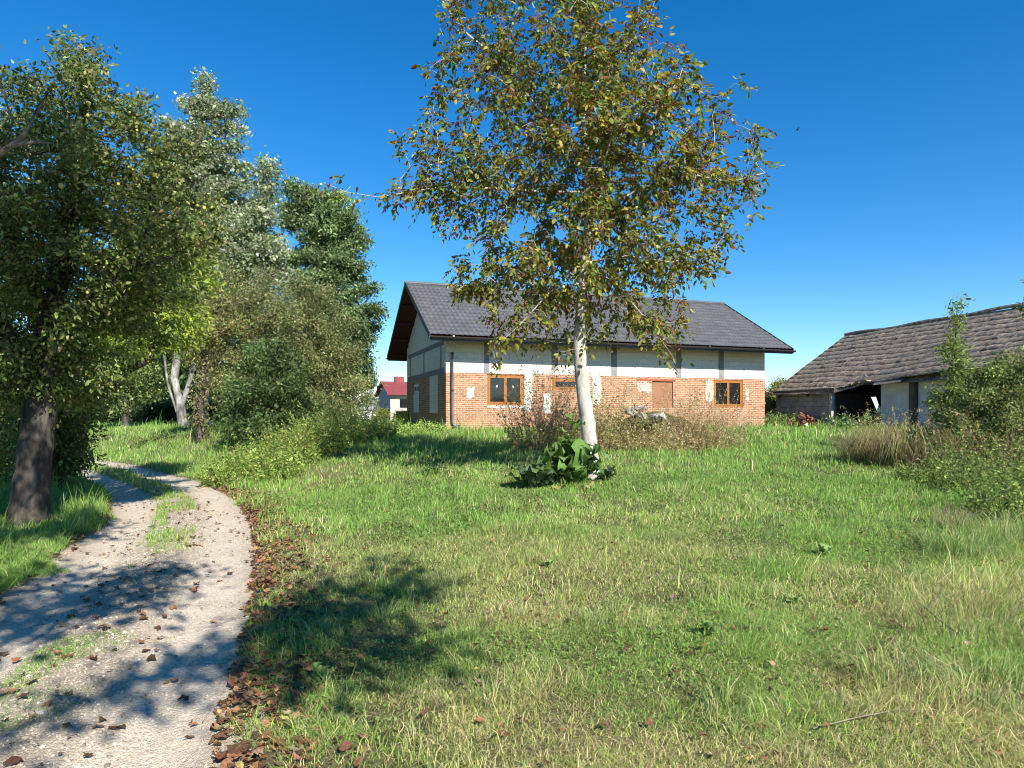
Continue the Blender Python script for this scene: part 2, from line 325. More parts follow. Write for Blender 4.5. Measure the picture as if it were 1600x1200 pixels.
rut = np.exp(-((np.abs(S) - 0.64) / 0.34) ** 2); nz1 = fbm(RX * 1.1, RYY * 1.1); nz2 = fbm(RX * 5, RYY * 5)
dust = np.array([0.56, 0.47, 0.36]); ston = np.array([0.37, 0.305, 0.22]); soil = np.array([0.26, 0.19, 0.12])
k = np.clip(rut * 1.2 + 0.5 * (nz1 - 0.5), 0, 1)[..., None]
tr = ston * (1 - k) + dust * k
k = (smooth01((np.abs(S) - 0.98 - .5 * (nz2 - .5)) / 0.28) * (0.35 + 0.6 * nz2))[..., None]; tr = tr * (1 - k) + soil * k
tr = tr * (0.88 + 0.24 * nz2)[..., None]
na, nb = RX.shape
ii = (np.arange(na - 1)[:, None] * nb + np.arange(nb - 1)[None, :]).ravel()
road = np_mesh('road', np.stack([RX.ravel(), RYY.ravel(), RZ.ravel()], 1), [np.stack([ii, ii + 1, ii + nb + 1, ii + nb], 1)[:, ::-1]], M['gravel'], tint=tr.reshape(-1, 3), smooth=True)
tag(road, 'pale dusty gravel track curving left past the trees', 'track', kind='structure')

# ------------------------------------------------------------------ leaf and blade builders
def pal(n, cols, wts, jit=0.18):
    """n leaf colours: a mix of the palette with some scatter"""
    cols = np.array(cols, float); i = rng.choice(len(cols), n, p=np.array(wts) / np.sum(wts))
    c = cols[i] * np.exp(rng.normal(0, jit, (n, 1))) * np.exp(rng.normal(0, jit * 0.3, (n, 3)))
    return np.clip(c, 0.004, 0.85)
HEX = np.array([(0, 0, 0), (.28, .5, .14), (.68, .40, .12), (1, 0, -.1), (.68, -.40, .12), (.28, -.5, .14)])
DIA = np.array([(0, 0, 0), (.45, .5, .16), (1, 0, 0), (.45, -.5, .16)])
def leaf_mesh(pos, axis, nrm, L, W, hexa=True):
    axis = unit(axis); side = unit(np.cross(axis, nrm)); nrm = np.cross(side, axis)
    T = HEX if hexa else DIA; k = len(T); n = len(pos)
    V = (pos[:, None, :] + axis[:, None, :] * (T[None, :, 0:1] * L[:, None, None]) + side[:, None, :] * (T[None, :, 1:2] * W[:, None, None]) + nrm[:, None, :] * (T[None, :, 2:3] * W[:, None, None]))
    b = np.arange(n)[:, None] * k
    if hexa: Fs = [b + np.array([[0, 1, 2, 3]]), b + np.array([[0, 3, 4, 5]])]
    else: Fs = [b + np.array([[0, 1, 2]]), b + np.array([[0, 2, 3]])]
    return V.reshape(-1, 3), Fs, k
def leaves(name, pos, size, aspect, cols, parent, mat='leaf', hexa=False, droop=0.2, up=0.6, outward=None, szj=0.3):
    cols = np.clip(cols * 1.85, 0, .6); n = len(pos); ax = rdir(n); ax[:, 2] -= droop
    if outward is not None: ax += outward * 0.6
    nr = rdir(n) + np.array([0, 0, up])
    L = size * np.exp(rng.normal(0, szj, n)); W = L * aspect * rng.uniform(0.8, 1.2, n)
    V, Fs, k = leaf_mesh(pos, ax, nr, L, W, hexa)
    return np_mesh(name, V, Fs, M[mat], parent, tint=np.repeat(cols, k, 0))

def grow(starts, blobs, natt, step, kill, infl, iters=140, up=0.05, jit=0.12, radial=2.4):
    """space colonisation: limbs grow from the start paths into the blobs. returns nodes, parents"""
    pts = []; par = []
    for path, p0 in starts:
        prev = p0
        for q in path: pts.append(q); par.append(prev); prev = len(pts) - 1
    vol = np.array([b[1][0] * b[1][1] * b[1][2] for b in blobs]) ** 0.8; cnt = (natt * vol / vol.sum()).astype(int) + 3
    at_ = []
    for (c, r), k in zip(blobs, cnt):
        u = rdir(k) * (rng.random((k, 1)) ** (1 / radial)); at_.append(np.array(c) + u * np.array(r))
    A = np.concatenate(at_); N = np.array(pts, float); par = list(par)
    d = np.linalg.norm(A[:, None] - N[None], axis=2); ni = d.argmin(1); nd = d.min(1)
    live = np.ones(len(A), bool)
    for _ in range(iters):
        use = live & (nd < infl)
        if not use.any():
            if not live.any(): break
            infl *= 1.5; continue
        idx = ni[use]; dv = unit(A[use] - N[idx])
        nu = np.unique(idx); acc = np.zeros((len(N), 3)); np.add.at(acc, idx, dv)
        D = unit(unit(acc[nu]) + np.array([0, 0, up]) + rng.normal(0, jit, (len(nu), 3)))
        new = N[nu] + D * step; base = len(N)
        N = np.concatenate([N, new]); par += list(nu)
        dd = np.linalg.norm(A[:, None] - new[None], axis=2); k = dd.argmin(1); m_ = dd[np.arange(len(A)), k]
        c = m_ < nd; nd[c] = m_[c]; ni[c] = base + k[c]
        live &= nd > kill
        if len(N) > 9000: break
    return N, np.array([-1 if p is None else p for p in par])
def radii(par, tip, pw=2.3):
    n = len(par); acc = np.zeros(n); r = np.zeros(n)
    for i in range(n - 1, -1, -1):
        r[i] = max(tip, acc[i] ** (1 / pw)); p = par[i]
        if p >= 0: acc[p] += r[i] ** pw
    return r
def limb_mesh(name, N, par, r, mat, parent, rmin=0.0, flare=None, k_big=9, k_small=4):
    """tapered tubes along the skeleton; a side limb starts with its own girth inside its parent"""
    n = len(N); kids = [[] for _ in range(n)]
    for i, p in enumerate(par):
        if p >= 0: kids[p].append(i)
    V = []; Fs4 = []; vb = 0
    stack = [(i, None) for i in range(n) if par[i] < 0]
    while stack:
        i, p = stack.pop(); chain = [] if p is None else [p]; j = i
        while True:
            chain.append(j); ks = [q for q in kids[j] if r[q] >= rmin]
            if not ks: break
            ks.sort(key=lambda q: -r[q])
            for q in ks[1:]: stack.append((q, j))
            j = ks[0]
        if len(chain) < 2: continue
        P = N[chain].copy(); rr = r[chain].copy()
        if p is not None: rr[0] = rr[1]
        k = k_big if rr.max() > 0.06 else (6 if rr.max() > 0.02 else k_small)
        T = unit(np.gradient(P, axis=0)); ref = np.array([0.31, 0.95, 0.05]) if abs(T[0][1]) < 0.8 else np.array([1.0, 0, 0.1])
        a_ = unit(np.cross(T, ref)); b_ = np.cross(T, a_)
        if flare is not None and p is None: rr = rr * (1 + 0.55 * np.exp(-(P[:, 2] - P[0, 2]) / flare))
        th = np.arange(k) * 2 * np.pi / k
        wob = 1 + (0.07 * rng.normal(size=(len(P), k)) if rr.max() > 0.06 else 0)
        ring = P[:, None] + (a_[:, None] * np.cos(th)[None, :, None] + b_[:, None] * np.sin(th)[None, :, None]) * (rr[:, None] * wob)[:, :, None]
        m_ = len(P); V.append(ring.reshape(-1, 3))
        A_ = (np.arange(m_ - 1)[:, None] * k + np.arange(k)[None]); B_ = (np.arange(m_ - 1)[:, None] * k + (np.arange(k)[None] + 1) % k)
        Fs4.append(vb + np.stack([A_, B_, B_ + k, A_ + k], -1).reshape(-1, 4)); vb += m_ * k
    return np_mesh(name, np.concatenate(V), [np.concatenate(Fs4)], M[mat], parent, smooth=True)
def resample(pts, step):
    pts = np.array(pts, float); out = [pts[0]]
    for a_, b_ in zip(pts[:-1], pts[1:]):
        m_ = max(1, int(np.ceil(np.linalg.norm(b_ - a_) / step)))
        for i in range(m_): out.append(a_ + (b_ - a_) * (i + 1) / m_)
    return out
def tree(name, label, cat, base, trunk, blobs, natt, step, nleaf, leaf, aspect, cols, wts, bark='bark', rtrunk=0.2, tip=0.004, sig=0.16, extra=(), group=None, hexa=False, droop=0.25, rmin=0.0, twig=0.02, up=0.05, lj=0.2, clump=0.16, flare=0.35, kill=None, crown_name='crown', limb_max=None):
    """coordinates are absolute; the empty stands at the foot of the trunk"""
    t = thing(name, label, cat, base, group=group); b0 = np.array(base, float)
    tp = resample([np.array(base) - (0, 0, 0.15)] + list(trunk), step) if len(trunk) else [np.array(base)]
    starts = [(tp, None)]; off = len(tp)
    for path in extra:
        q = np.array(tp); path = resample(path, step); j = int(np.linalg.norm(q - path[0], axis=1).argmin())
        starts.append((path[1:], j)); off += len(path) - 1
    N, par = grow(starts, blobs, natt, step, kill or step * 1.6, step * 14, up=up)
    r = radii(par, tip); f_ = rtrunk / r[0]
    r = np.where(r > tip, tip + (r - tip) * (rtrunk - tip) / max(1e-6, r[0] - tip), tip)
    if limb_max: r[len(tp):] = np.minimum(r[len(tp):], limb_max)
    limb_mesh('trunk', N - b0, par, r, bark, t, rmin=rmin, flare=flare)
    tw = np.where((r < twig) & (np.arange(len(N)) >= len(tp)))[0]
    i = rng.choice(tw, nleaf); f = rng.random((nleaf, 1))
    pos = N[i] * f + N[par[i]] * (1 - f) + rng.normal(0, sig, (nleaf, 3)) * np.array([1, 1, 0.8])
    cl = np.exp(rng.normal(0, clump, len(N)))[i][:, None]          # leaves of one twig share a hue
    c = pal(nleaf, cols, wts, lj) * cl
    ctr = N[tw].mean(0)
    leaves(crown_name, pos - b0, leaf, aspect, c, t, hexa=hexa, droop=droop, outward=unit(pos - ctr))
    return t, N, par, r, tw
def ball(r, n=6, m=8, sx=1, sz=1):
    V = [(0, 0, r * sz)]; Fq = []; 
    for i in range(1, n):
        a_ = math.pi * i / n
        for j in range(m): V.append((r * sx * math.sin(a_) * math.cos(2 * math.pi * j / m), r * sx * math.sin(a_) * math.sin(2 * math.pi * j / m), r * sz * math.cos(a_)))
    V.append((0, 0, -r * sz)); T = []
    for j in range(m): T.append((0, 1 + j, 1 + (j + 1) % m)); T.append((len(V) - 1, 1 + (n - 2) * m + (j + 1) % m, 1 + (n - 2) * m + j))
    for i in range(n - 2):
        for j in range(m): Fq.append((1 + i * m + j, 1 + (i + 1) * m + j, 1 + (i + 1) * m + (j + 1) % m, 1 + i * m + (j + 1) % m))
    return np.array(V), np.array(T), np.array(Fq)

# ------------------------------------------------------------------ the brick house
TH, X0, Y0, ZB = 0.341, -2.624, 26.549, 1.0
L, D, ZBR, ZE, ZR, OG, OE, OR_ = 15.53, 8.31, 2.31, 3.66, 6.575, 0.867, 0.951, 0.82
house = thing('brick_house', 'half plastered red brick house with dark grey tiled roof and oak coloured window frames', 'house', (X0, Y0, ZB), TH)
SL = (ZR - ZE) / (D / 2 + OE)
def wall(axis, u0, u1, z0, z1, holes, c0, c1, name, mat, top=None):
    """rectangular wall with openings; axis 0: along x between y=c0..c1; axis 1: along y between x=c0..c1"""
    us = sorted({u0, u1, *[h[0] for h in holes], *[h[1] for h in holes]}); zs = sorted({z0, z1, *[h[2] for h in holes], *[h[3] for h in holes]})
    mb = MB(); P = (lambda u, c, z: (u, c, z)) if axis == 0 else (lambda u, c, z: (c, u, z))
    inh = lambda u, z: any(h[0] < u < h[1] and h[2] < z < h[3] for h in holes)
    for a_, b_ in zip(us, us[1:]):
        for c_, d_ in zip(zs, zs[1:]):
            if not inh((a_ + b_) / 2, (c_ + d_) / 2):
                for c in (c0, c1): mb.add([P(a_, c, c_), P(b_, c, c_), P(b_, c, d_), P(a_, c, d_)], [(0, 1, 2, 3)])
    for h in list(holes) + [(u0, u1, z0, z1)]:
        for (a_, b_, c_, d_) in ((h[0], h[0], h[2], h[3]), (h[1], h[1], h[2], h[3])): mb.add([P(a_, c0, c_), P(a_, c1, c_), P(a_, c1, d_), P(a_, c0, d_)], [(0, 1, 2, 3)])
        for zz in (h[2], h[3]): mb.add([P(h[0], c0, zz), P(h[1], c0, zz), P(h[1], c1, zz), P(h[0], c1, zz)], [(0, 1, 2, 3)])
    return mb.build(name, mat, house)
W1 = (1.71, 3.29, 1.01, 2.27); W2 = (4.58, 5.92, 1.67, 2.17); W3 = (12.64, 14.28, 0.98, 2.25); WB = (9.39, 10.47, 0.95, 2.12)
G1 = (1.42, 2.95, 0.70, ZBR - 0.01); G2 = (5.3, 6.55, 0.75, 2.12)
T = 0.3
wall(0, 0, L, -0.5, ZBR, [W1, W2, W3, WB], 0, T, 'brick_wall', M['brick'])
wall(1, T, D - T, -0.5, ZBR, [G1, G2], 0, T, 'brick_wall', M['brick'])
wall(1, T, D - T, -0.5, ZBR, [], L - T, L, 'brick_wall', M['brick'])
wall(0, 0, L, -0.5, ZBR, [], D - T, D, 'brick_wall', M['brick'])
ZT = ZE + OE * SL - 0.16
COLS = [(1.575, 1.80), (4.55, 4.85), (7.355, 7.65), (10.62, 10.92), (12.91, 13.22)]
cuts = [0.0] + [c for p in COLS for c in p] + [L]
for k in range(0, len(cuts), 2):                                    # aerated block panels between the concrete posts
    mb = MB(); mb.box(cuts[k], cuts[k + 1], 0.012, T, ZBR, ZT); mb.build('block_panel', M['paleblock'], house)
for a_, b_ in COLS:
    mb = MB(); mb.box(a_, b_, 0.02, T - 0.01, ZBR, ZT); mb.build('concrete_column', M['concrete'], house)
mb = MB(); mb.box(3.35, 6.9, 0.006, 0.2, ZBR - 0.02, ZBR + 0.2); mb.build('lintel', M['palecrete'], house)
mb = MB(); mb.box(0, L, D - T, D - 0.01, ZBR, ZT); mb.build('block_panel', M['paleblock'], house)
# gable ends: ring beam, block panels, columns, upper beam, triangle
RB0, RB1, UB0, UB1 = ZBR, ZBR + 0.23, 3.45, 3.66
for xa, xb in ((0.008, T), (L - T, L - 0.008)):
    e = 0.008 if xa < 1 else -0.008
    mb = MB(); mb.box(xa, xb, T + 0.002, D - T - 0.002, RB0, RB1); mb.build('ring_beam', M['concrete'], house)
    mb = MB(); mb.box(xa, xb, T + 0.002, D - T - 0.002, UB0, UB1); mb.build('upper_beam', M['concrete'], house)
    vs_ = [T + 0.002, 0.78, 1.02, 4.08, 4.33, 7.3, 7.55, D - T - 0.002]
    for k in range(0, 7):
        mb = MB(); q = 0 if k % 2 else e; mb.box(min(xa, xa + q) if xa < 1 else xa, xb if xa < 1 else max(xb, xb + q), vs_[k], vs_[k + 1], RB1, UB0)
        mb.build('concrete_column' if k % 2 else 'block_panel', M['concrete'] if k % 2 else M['paleblock'], house)
    mb = MB(); zs_ = lambda v: ZE + (min(v, D - v) + OE) * SL - 0.16
    pr = [(xa, T, UB1), (xa, D - T, UB1), (xa, D - T, zs_(D - T)), (xa, D / 2, zs_(D / 2)), (xa, T, zs_(T))]
    mb.add(pr + [(xb, y, z_) for _, y, z_ in pr], [(0, 1, 2, 3, 4), (9, 8, 7, 6, 5)] + [(i, (i + 1) % 5, 5 + (i + 1) % 5, 5 + i) for i in range(5)])
    mb.build('gable_wall', M['paleblock'], house)
# plaster patches and blocked openings
def patch(u0, u1, z0, z1, mat, name='plaster_patch', n=9, proud=0.012, axis=0, seed=0):
    """ragged flat patch, a few mm proud of the wall"""
    rd = random.Random(seed); us = np.linspace(u0, u1, n); zs2 = np.linspace(z0, z1, n); j = 0.09 * min(u1 - u0, z1 - z0) + 0.015
    pts = [(u, z0 + rd.uniform(-j, j)) for u in us[:-1]] + [(u1 + rd.uniform(-j, j), z_) for z_ in zs2[:-1]] + [(u, z1 + rd.uniform(-j, j)) for u in us[::-1][:-1]] + [(u0 + rd.uniform(-j, j), z_) for z_ in zs2[::-1][:-1]]
    P = (lambda u, c, z_: (u, c, z_)) if axis == 0 else (lambda u, c, z_: (c, u, z_))
    k = len(pts); mb = MB(); mb.add([P(u, -proud, z_) for u, z_ in pts] + [P(u, 0.05, z_) for u, z_ in pts], [tuple(range(k))] + [(i, (i + 1) % k, k + (i + 1) % k, k + i) for i in range(k)])
    return mb.build(name, mat, house)
patch(3.34, 3.68, 0.75, 2.42, M['plaster'], seed=1); patch(1.72, 3.3, 0.90, 0.995, M['plaster'], seed=2); patch(6.43, 6.86, 1.1, 2.46, M['plaster'], seed=3)
patch(0.86, 1.18, 1.3, 1.72, M['palecrete'], seed=4); patch(8.66, 9.33, 1.62, 2.05, M['palebrick'], seed=5); patch(12.2, 12.62, 1.25, 2.2, M['palebrick'], seed=6)
patch(4.2, 4.5, 0.7, 1.5, M['plaster'], seed=9); patch(14.4, 14.6, 1.3, 1.9, M['palebrick'], seed=8)
mb = MB(); mb.box(8.6, 10.6, -0.008, 0.1, 2.125, 2.2); mb.build('lintel', M['redlintel'], house)
mb = MB(); mb.box(WB[0], WB[1], 0.06, 0.1, WB[2], WB[3]); o = mb.build('boarded_opening', M['board'], house); o['label'] = 'bare brown board closing an old doorway'
mb = MB(); mb.box(-0.006, 0.2, G1[0], G1[1], G1[2], G1[3]); mb.build('blocked_opening', M['paleblock'], house)
mb = MB(); mb.box(-0.006, 0.2, G2[0], G2[1], G2[2], 1.62); mb.build('blocked_opening', M['paleblock'], house)
def window(u0, u1, z0, z1, sashes, matf, axis=0, speck=False):
    P = (lambda a_, b_, c_, d_, z0_, z1_: (a_, b_, c_, d_, z0_, z1_)) if axis == 0 else (lambda a_, b_, c_, d_, z0_, z1_: (c_, d_, a_, b_, z0_, z1_))
    e = 0.004; f = 0.075; mb = MB(); u0 += e; u1 -= e; z0 += e; z1 -= e
    mb.box(*P(u0, u1, 0.03, 0.10, z1 - f, z1)); mb.box(*P(u0, u1, 0.03, 0.10, z0, z0 + f))
    mb.box(*P(u0, u0 + f, 0.03, 0.10, z0 + f, z1 - f)); mb.box(*P(u1 - f, u1, 0.03, 0.10, z0 + f, z1 - f))
    fr = mb.build('window', matf, house)
    wd = (u1 - u0 - 2 * f) / sashes
    for k in range(sashes):
        a_ = u0 + f + k * wd + 0.002; b_ = a_ + wd - 0.004; g = 0.062; mb = MB()
        zz0, zz1 = z0 + f + 0.002, z1 - f - 0.002
        mb.box(*P(a_, b_, 0.022, 0.085, zz1 - g, zz1)); mb.box(*P(a_, b_, 0.022, 0.085, zz0, zz0 + g))
        mb.box(*P(a_, a_ + g, 0.022, 0.085, zz0 + g, zz1 - g)); mb.box(*P(b_ - g, b_, 0.022, 0.085, zz0 + g, zz1 - g))
        mb.build('sash', matf, fr)
        mb = MB(); mb.box(*P(a_ + g - 0.01, b_ - g + 0.01, 0.05, 0.06, zz0 + g - 0.01, zz1 - g + 0.01)); mb.build('pane', M['glass'], fr)
        if speck:  # small white speck a little above the middle of each pane
            mb = MB(); c = (a_ + b_) / 2; zc = zz0 + (zz1 - zz0) * 0.62; mb.box(*P(c - 0.03, c + 0.03, 0.044, 0.049, zc - 0.02, zc + 0.05), jit=0.012); mb.build('pane_speck', M['whitepvc'], fr)
    return fr
window(*W1, 2, M['oak'], speck=True); window(*W2, 1, M['oak']); window(*W3, 2, M['oak'])
window(G2[0], G2[1], 1.63, G2[3], 2, M['whitepvc'], axis=1)
mb = MB(); mb.box(T + .05, L - T - .05, 0.9, D - T - .05, -0.3, -0.2); mb.build('inner_floor', M['concrete'], house)
# roof: profiled metal tile, both slopes
def roof_slope(sign):
    per, nw = 0.21, 6; Lr = L + OG + OR_; nu = int(Lr / per * nw); u = np.linspace(-OG, L + OR_, nu)
    run = D / 2 + OE; rows = 15; vv = []; zz = []
    for k in range(rows):
        for f_, dz in ((0.0, 0.0), (0.86, 0.004), (1.0, 0.030)): vv.append((k + f_) / rows); zz.append(dz)
    # each row overlaps the one below it: a step of 3 cm at its lower edge
    vv = np.array(vv); zz = np.array(zz); U, Vv = np.meshgrid(u, vv); _, Zs = np.meshgrid(u, zz)
    wave = 0.022 * (np.abs(np.sin(np.pi * U / per)) ** 0.7)
    scallop = 0.045 * np.cos(2 * np.pi * U / per) * (Zs > 0.02)
    t_ = np.clip(Vv * run + scallop * (Vv < 0.999), 0, run + 0.03)
    hgt = ZR - t_ * SL + wave + Zs
    y = D / 2 - t_ if sign > 0 else D / 2 + t_
    n1, n2 = U.shape; ii = (np.arange(n1 - 1)[:, None] * n2 + np.arange(n2 - 1)[None]).ravel()
    fq = np.stack([ii, ii + 1, ii + n2 + 1, ii + n2], 1)
    return np.stack([U.ravel(), y.ravel(), hgt.ravel()], 1), (fq if sign < 0 else fq[:, ::-1])
Va, Fa = roof_slope(1); Vb, Fb = roof_slope(-1)
roof = np_mesh('roof', np.concatenate([Va, Vb]), [np.concatenate([Fa, Fb + len(Va)])], M['rooftile'], house)
mb = MB(); mb.tube([(-OG - 0.02, D / 2, ZR + 0.02), (L + OR_ + 0.02, D / 2, ZR + 0.02)], 0.085, 10); mb.build('ridge_cap', M['rooftile'], roof)
for sg in (1, -1):                                                  # boarded underside
    yv = lambda v: v if sg > 0 else D - v
    mb = MB(); q = [(-OG + 0.02, yv(-OE + 0.03), ZE - 0.045), (L + OR_ - 0.02, yv(-OE + 0.03), ZE - 0.045), (L + OR_ - 0.02, yv(D / 2), ZR - 0.06), (-OG + 0.02, yv(D / 2), ZR - 0.06)]
    mb.quadbox(q, (0, 0, -0.05)); mb.build('soffit', M['soffit'], roof)
    for xe in (-OG - 0.012, L + OR_ - 0.02):                        # verge boards
        mb = MB(); mb.quadbox([(xe, yv(-OE - 0.02), ZE - 0.16), (xe + 0.032, yv(-OE - 0.02), ZE - 0.16), (xe + 0.032, yv(D / 2), ZR - 0.14), (xe, yv(D / 2), ZR - 0.14)], (0, 0, 0.21)); mb.build('verge_trim', M['blackmetal'], roof)
    mb = MB(); mb.box(-OG + 0.03, L + OR_ - 0.03, min(yv(-OE), yv(-OE + 0.03)), max(yv(-OE), yv(-OE + 0.03)), ZE - 0.2, ZE - 0.03); mb.build('fascia', M['blackmetal'], roof)
    g = MB(); nseg = 10; xs = [-OG - 0.03, L + OR_ + 0.03]          # half-round gutter
    ring = [(math.cos(math.pi + math.pi * i / nseg) * 0.075, math.sin(math.pi + math.pi * i / nseg) * 0.075) for i in range(nseg + 1)]
    ring += [(math.cos(-math.pi * i / nseg) * 0.068, math.sin(-math.pi * i / nseg) * 0.068) for i in range(nseg + 1)]
    k = len(ring); V_ = [(x, yv(-OE - 0.085) + a_, ZE - 0.05 + b_) for x in xs for a_, b_ in ring]
    g.add(V_, [tuple(range(k)), tuple(reversed(range(k, 2 * k)))] + [(i, (i + 1) % k, k + (i + 1) % k, k + i) for i in range(k)])
    for x in np.arange(-OG + 0.9, L + OR_, 2.9): g.tube([(x - 0.04, yv(-OE - 0.085), ZE - 0.055), (x + 0.04, yv(-OE - 0.085), ZE - 0.055)], 0.085, 10)
    g.build('gutter', M['blackmetal'], roof)
for v_ in np.linspace(-0.55, D + 0.55, 9):                          # purlin ends under the gable overhang
    zz = ZE + (min(v_, D - v_) + OE) * SL - 0.12
    mb = MB(); mb.box(-OG + 0.06, -0.0, v_ - 0.06, v_ + 0.06, zz - 0.13, zz - 0.02); mb.build('purlin', M['soffit'], roof)
ch = MB(); ch.box(10.45, 11.2, D / 2 - 0.1, D / 2 + 0.55, ZR - 0.5, ZR + 0.28); cho = ch.build('chimney', M['rooftile'], roof)
ch = MB(); ch.box(10.38, 11.27, D / 2 - 0.17, D / 2 + 0.62, ZR + 0.28, ZR + 0.34); ch.build('chimney_cap', M['blackmetal'], roof)
dp = MB(); dp.tube([(0.235, -0.10, 3.08), (0.235, -0.10, 1.6), (0.235, -0.10, 0.32), (0.30, -0.14, 0.2), (0.62, -0.32, 0.03)], 0.05, 10); dpo = dp.build('downpipe', M['greypipe'], house, smooth=True)
dp = MB(); dp.tube([(0.235, -0.10, 1.55), (0.235, -0.10, 1.63)], 0.058, 10); dp.box(0.225, 0.245, -0.10, 0.0, 1.57, 1.61); dp.build('bracket', M['blackmetal'], dpo)
dp = MB(); dp.tube([(0.235, -0.10, 3.02), (0.235, -0.10, 3.1)], 0.062, 10); dp.box(0.225, 0.245, -0.10, 0.012, 3.04, 3.08); dp.build('bracket', M['blackmetal'], dpo)

# ------------------------------------------------------------------ the derelict barn
RD = np.array([0.2425, -0.970]); LN = np.array([-0.970, -0.2425]); B0 = np.array([17.1, 34.0]); ZBG = 1.12
barn = thing('old_barn', 'derelict block barn with sagging weathered tile roof and open dark bay', 'barn', (B0[0], B0[1], 0))
barn.rotation_euler = (0, 0, math.atan2(RD[1], RD[0]))               # local x runs along the ridge towards the viewer, local -y is the yard side
BS = 0.673; BZR = 5.7
def bz(t): return BZR - BS * t
def barn_roof():
    rows = 14; V = []; Fq = []
    ns = 330; ss = np.linspace(-0.15, 13.5, ns)
    def sag(s, t): return -0.10 * np.sin(s * 0.42) * (t / 4.5) - 0.025 * np.sin(s * 1.3 + 1) * (t / 4.5) + 0.03 * (fbm(s * 1.5, t * 2 + s * 0) - 0.5) - 0.16 * np.exp(-((s - 6) / 2.0) ** 2) * (t / 4.5) ** 2 
    eave = np.where(ss < 3.9, 4.52, np.where(ss < 5.6, 4.52 - 0.45 * (ss - 3.9), 3.78))
    eave = eave + 0.10 * (fbm(ss * 2.2, ss * 0 + 4) - 0.5)
    base = 0
    for k in range(rows):
        t0 = 4.7 * k / rows; t1 = 4.7 * (k + 1) / rows + 0.02
        a = np.minimum(t0, eave); til = np.floor(ss / .24 + .5 * (k % 2)).astype(int); h1 = _P[til % 256, (k * 7) % 256]; h2 = _P[(til * 3) % 256, (k * 5 + 90) % 256]; b_ = np.minimum(t1 + 0.06 * (h1 - 0.5), eave)
        lift = 0.014 + 0.014 * h2 + 0.04 * (h2 > .94)
        for (t_, dz) in ((a, 0.0), (b_, lift), (b_, -0.02)):
            z_ = bz(t_) + sag(ss, t_) + np.where(b_ > a + 0.01, dz, 0)
            V.append(np.stack([ss, -t_, z_], 1))
        for q in range(2):
            i0 = base + q * ns; i1 = base + (q + 1) * ns; j = np.arange(ns - 1); 
            ok = (b_ > a + 0.02)[:-1]
            Fq.append(np.stack([i0 + j, i1 + j, i1 + j + 1, i0 + j + 1], 1)[ok])
        base += 3 * ns
    # far slope, seen only edge-on
    V.append(np.array([(-0.15, 0, BZR), (13.5, 0, BZR), (13.5, 4.4, bz(4.4)), (-0.15, 4.4, bz(4.4))])); Fq.append(np.array([[base, base + 1, base + 2, base + 3]])); base += 4
    # underside boards
    V.append(np.array([(-0.1, 0, BZR - 0.09), (13.5, 0, BZR - 0.09), (13.5, -3.75, bz(3.75) - 0.30), (-0.1, -3.75, bz(3.75) - 0.30)])); Fq.append(np.array([[base, base + 1, base + 2, base + 3]]))
    return np.concatenate(V), np.concatenate(Fq)
Vr, Fr = barn_roof()
broof = np_mesh('roof', Vr, [Fr], M['barnroof'], barn)
mb = MB()
pts = [(s, 0, BZR + 0.04 + 0.03 * math.sin(s * 1.7) - 0.03 * math.sin(s * 0.5)) for s in np.linspace(-0.2, 13.5, 46)]
mb.tube(pts, 0.075, 6); mb.build('ridge_cap', M['barnroof'], broof)
for s in (0.4, 2.4, 4.4, 6.4, 8.4, 10.4):                            # rafters
    mb = MB(); tt = 4.35 if s < 4 else 3.7; mb.quadbox([(s, 0, BZR - 0.24), (s + 0.1, 0, BZR - 0.24), (s + 0.1, -tt, bz(tt) - 0.32), (s, -tt, bz(tt) - 0.32)], (0, 0, 0.12)); mb.build('rafter', M['oldwood'], broof)
def bbox(name, mat, x0, x1, y0, y1, z0, z1, **k):
    mb = MB(); mb.box(x0, x1, y0, y1, z0, z1, **k); return mb.build(name, mat, barn)
bbox('lean_to_wall', M['barnblock'], 0.1, 3.95, -4.25, -4.05, ZBG - 0.5, bz(4.2) - 0.06)
bbox('lean_to_wall', M['barnblock'], 0.1, 0.3, -4.04, 0.0, ZBG - 0.5, bz(4.2) - 0.06)
bbox('inner_wall', M['shadebrick'], 3.75, 3.95, -4.04, -1.6, ZBG - 0.5, 2.55)
bbox('whitewashed_wall', M['limewash'], 5.75, 7.25, -3.35, -3.1, ZBG - 0.5, bz(3.3) - 0.1)
bbox('whitewashed_wall', M['limewash'], 7.62, 10.6, -3.36, -3.1, ZBG - 0.5, bz(3.3) - 0.1)
bbox('whitewashed_wall', M['limewash'], 10.62, 13.4, -3.36, -3.1, ZBG - 0.5, bz(3.3) - 0.1)
bbox('back_wall', M['shadebrick'], 0.3, 13.4, -1.4, -1.15, ZBG - 0.5, 4.6)
bbox('side_wall', M['shadebrick'], 5.77, 5.95, -3.09, -1.42, ZBG - 0.5, 3.3)
for k in range(7): bbox('slat', M['oldwood'], 4.6, 5.5, -1.52, -1.44, 2.0 + 0.16 * k, 2.06 + 0.16 * k)
bbox('pale_block', M['limewash'], 4.55, 4.95, -2.4, -2.0, ZBG + 0.45, ZBG + 0.85, jit=0.02)
p = bbox('post', M['greywood'], 3.98, 4.10, -4.38, -4.27, ZBG - 0.1, bz(4.35) - 0.18, jit=0.015)
mb = MB(); mb.box(3.75, 4.35, -4.45, -4.2, bz(4.35) - 0.17, bz(4.35) - 0.06, jit=0.03); mb.build('bracket', M['oldwood'], p)
bbox('post', M['oldwood'], 7.3, 7.55, -3.5, -3.25, ZBG - 0.3, bz(3.4) - 0.1)
bbox('eave_beam', M['oldwood'], 0.0, 4.3, -4.42, -4.27, bz(4.35) - 0.06, bz(4.35) + 0.02, jit=0.02)
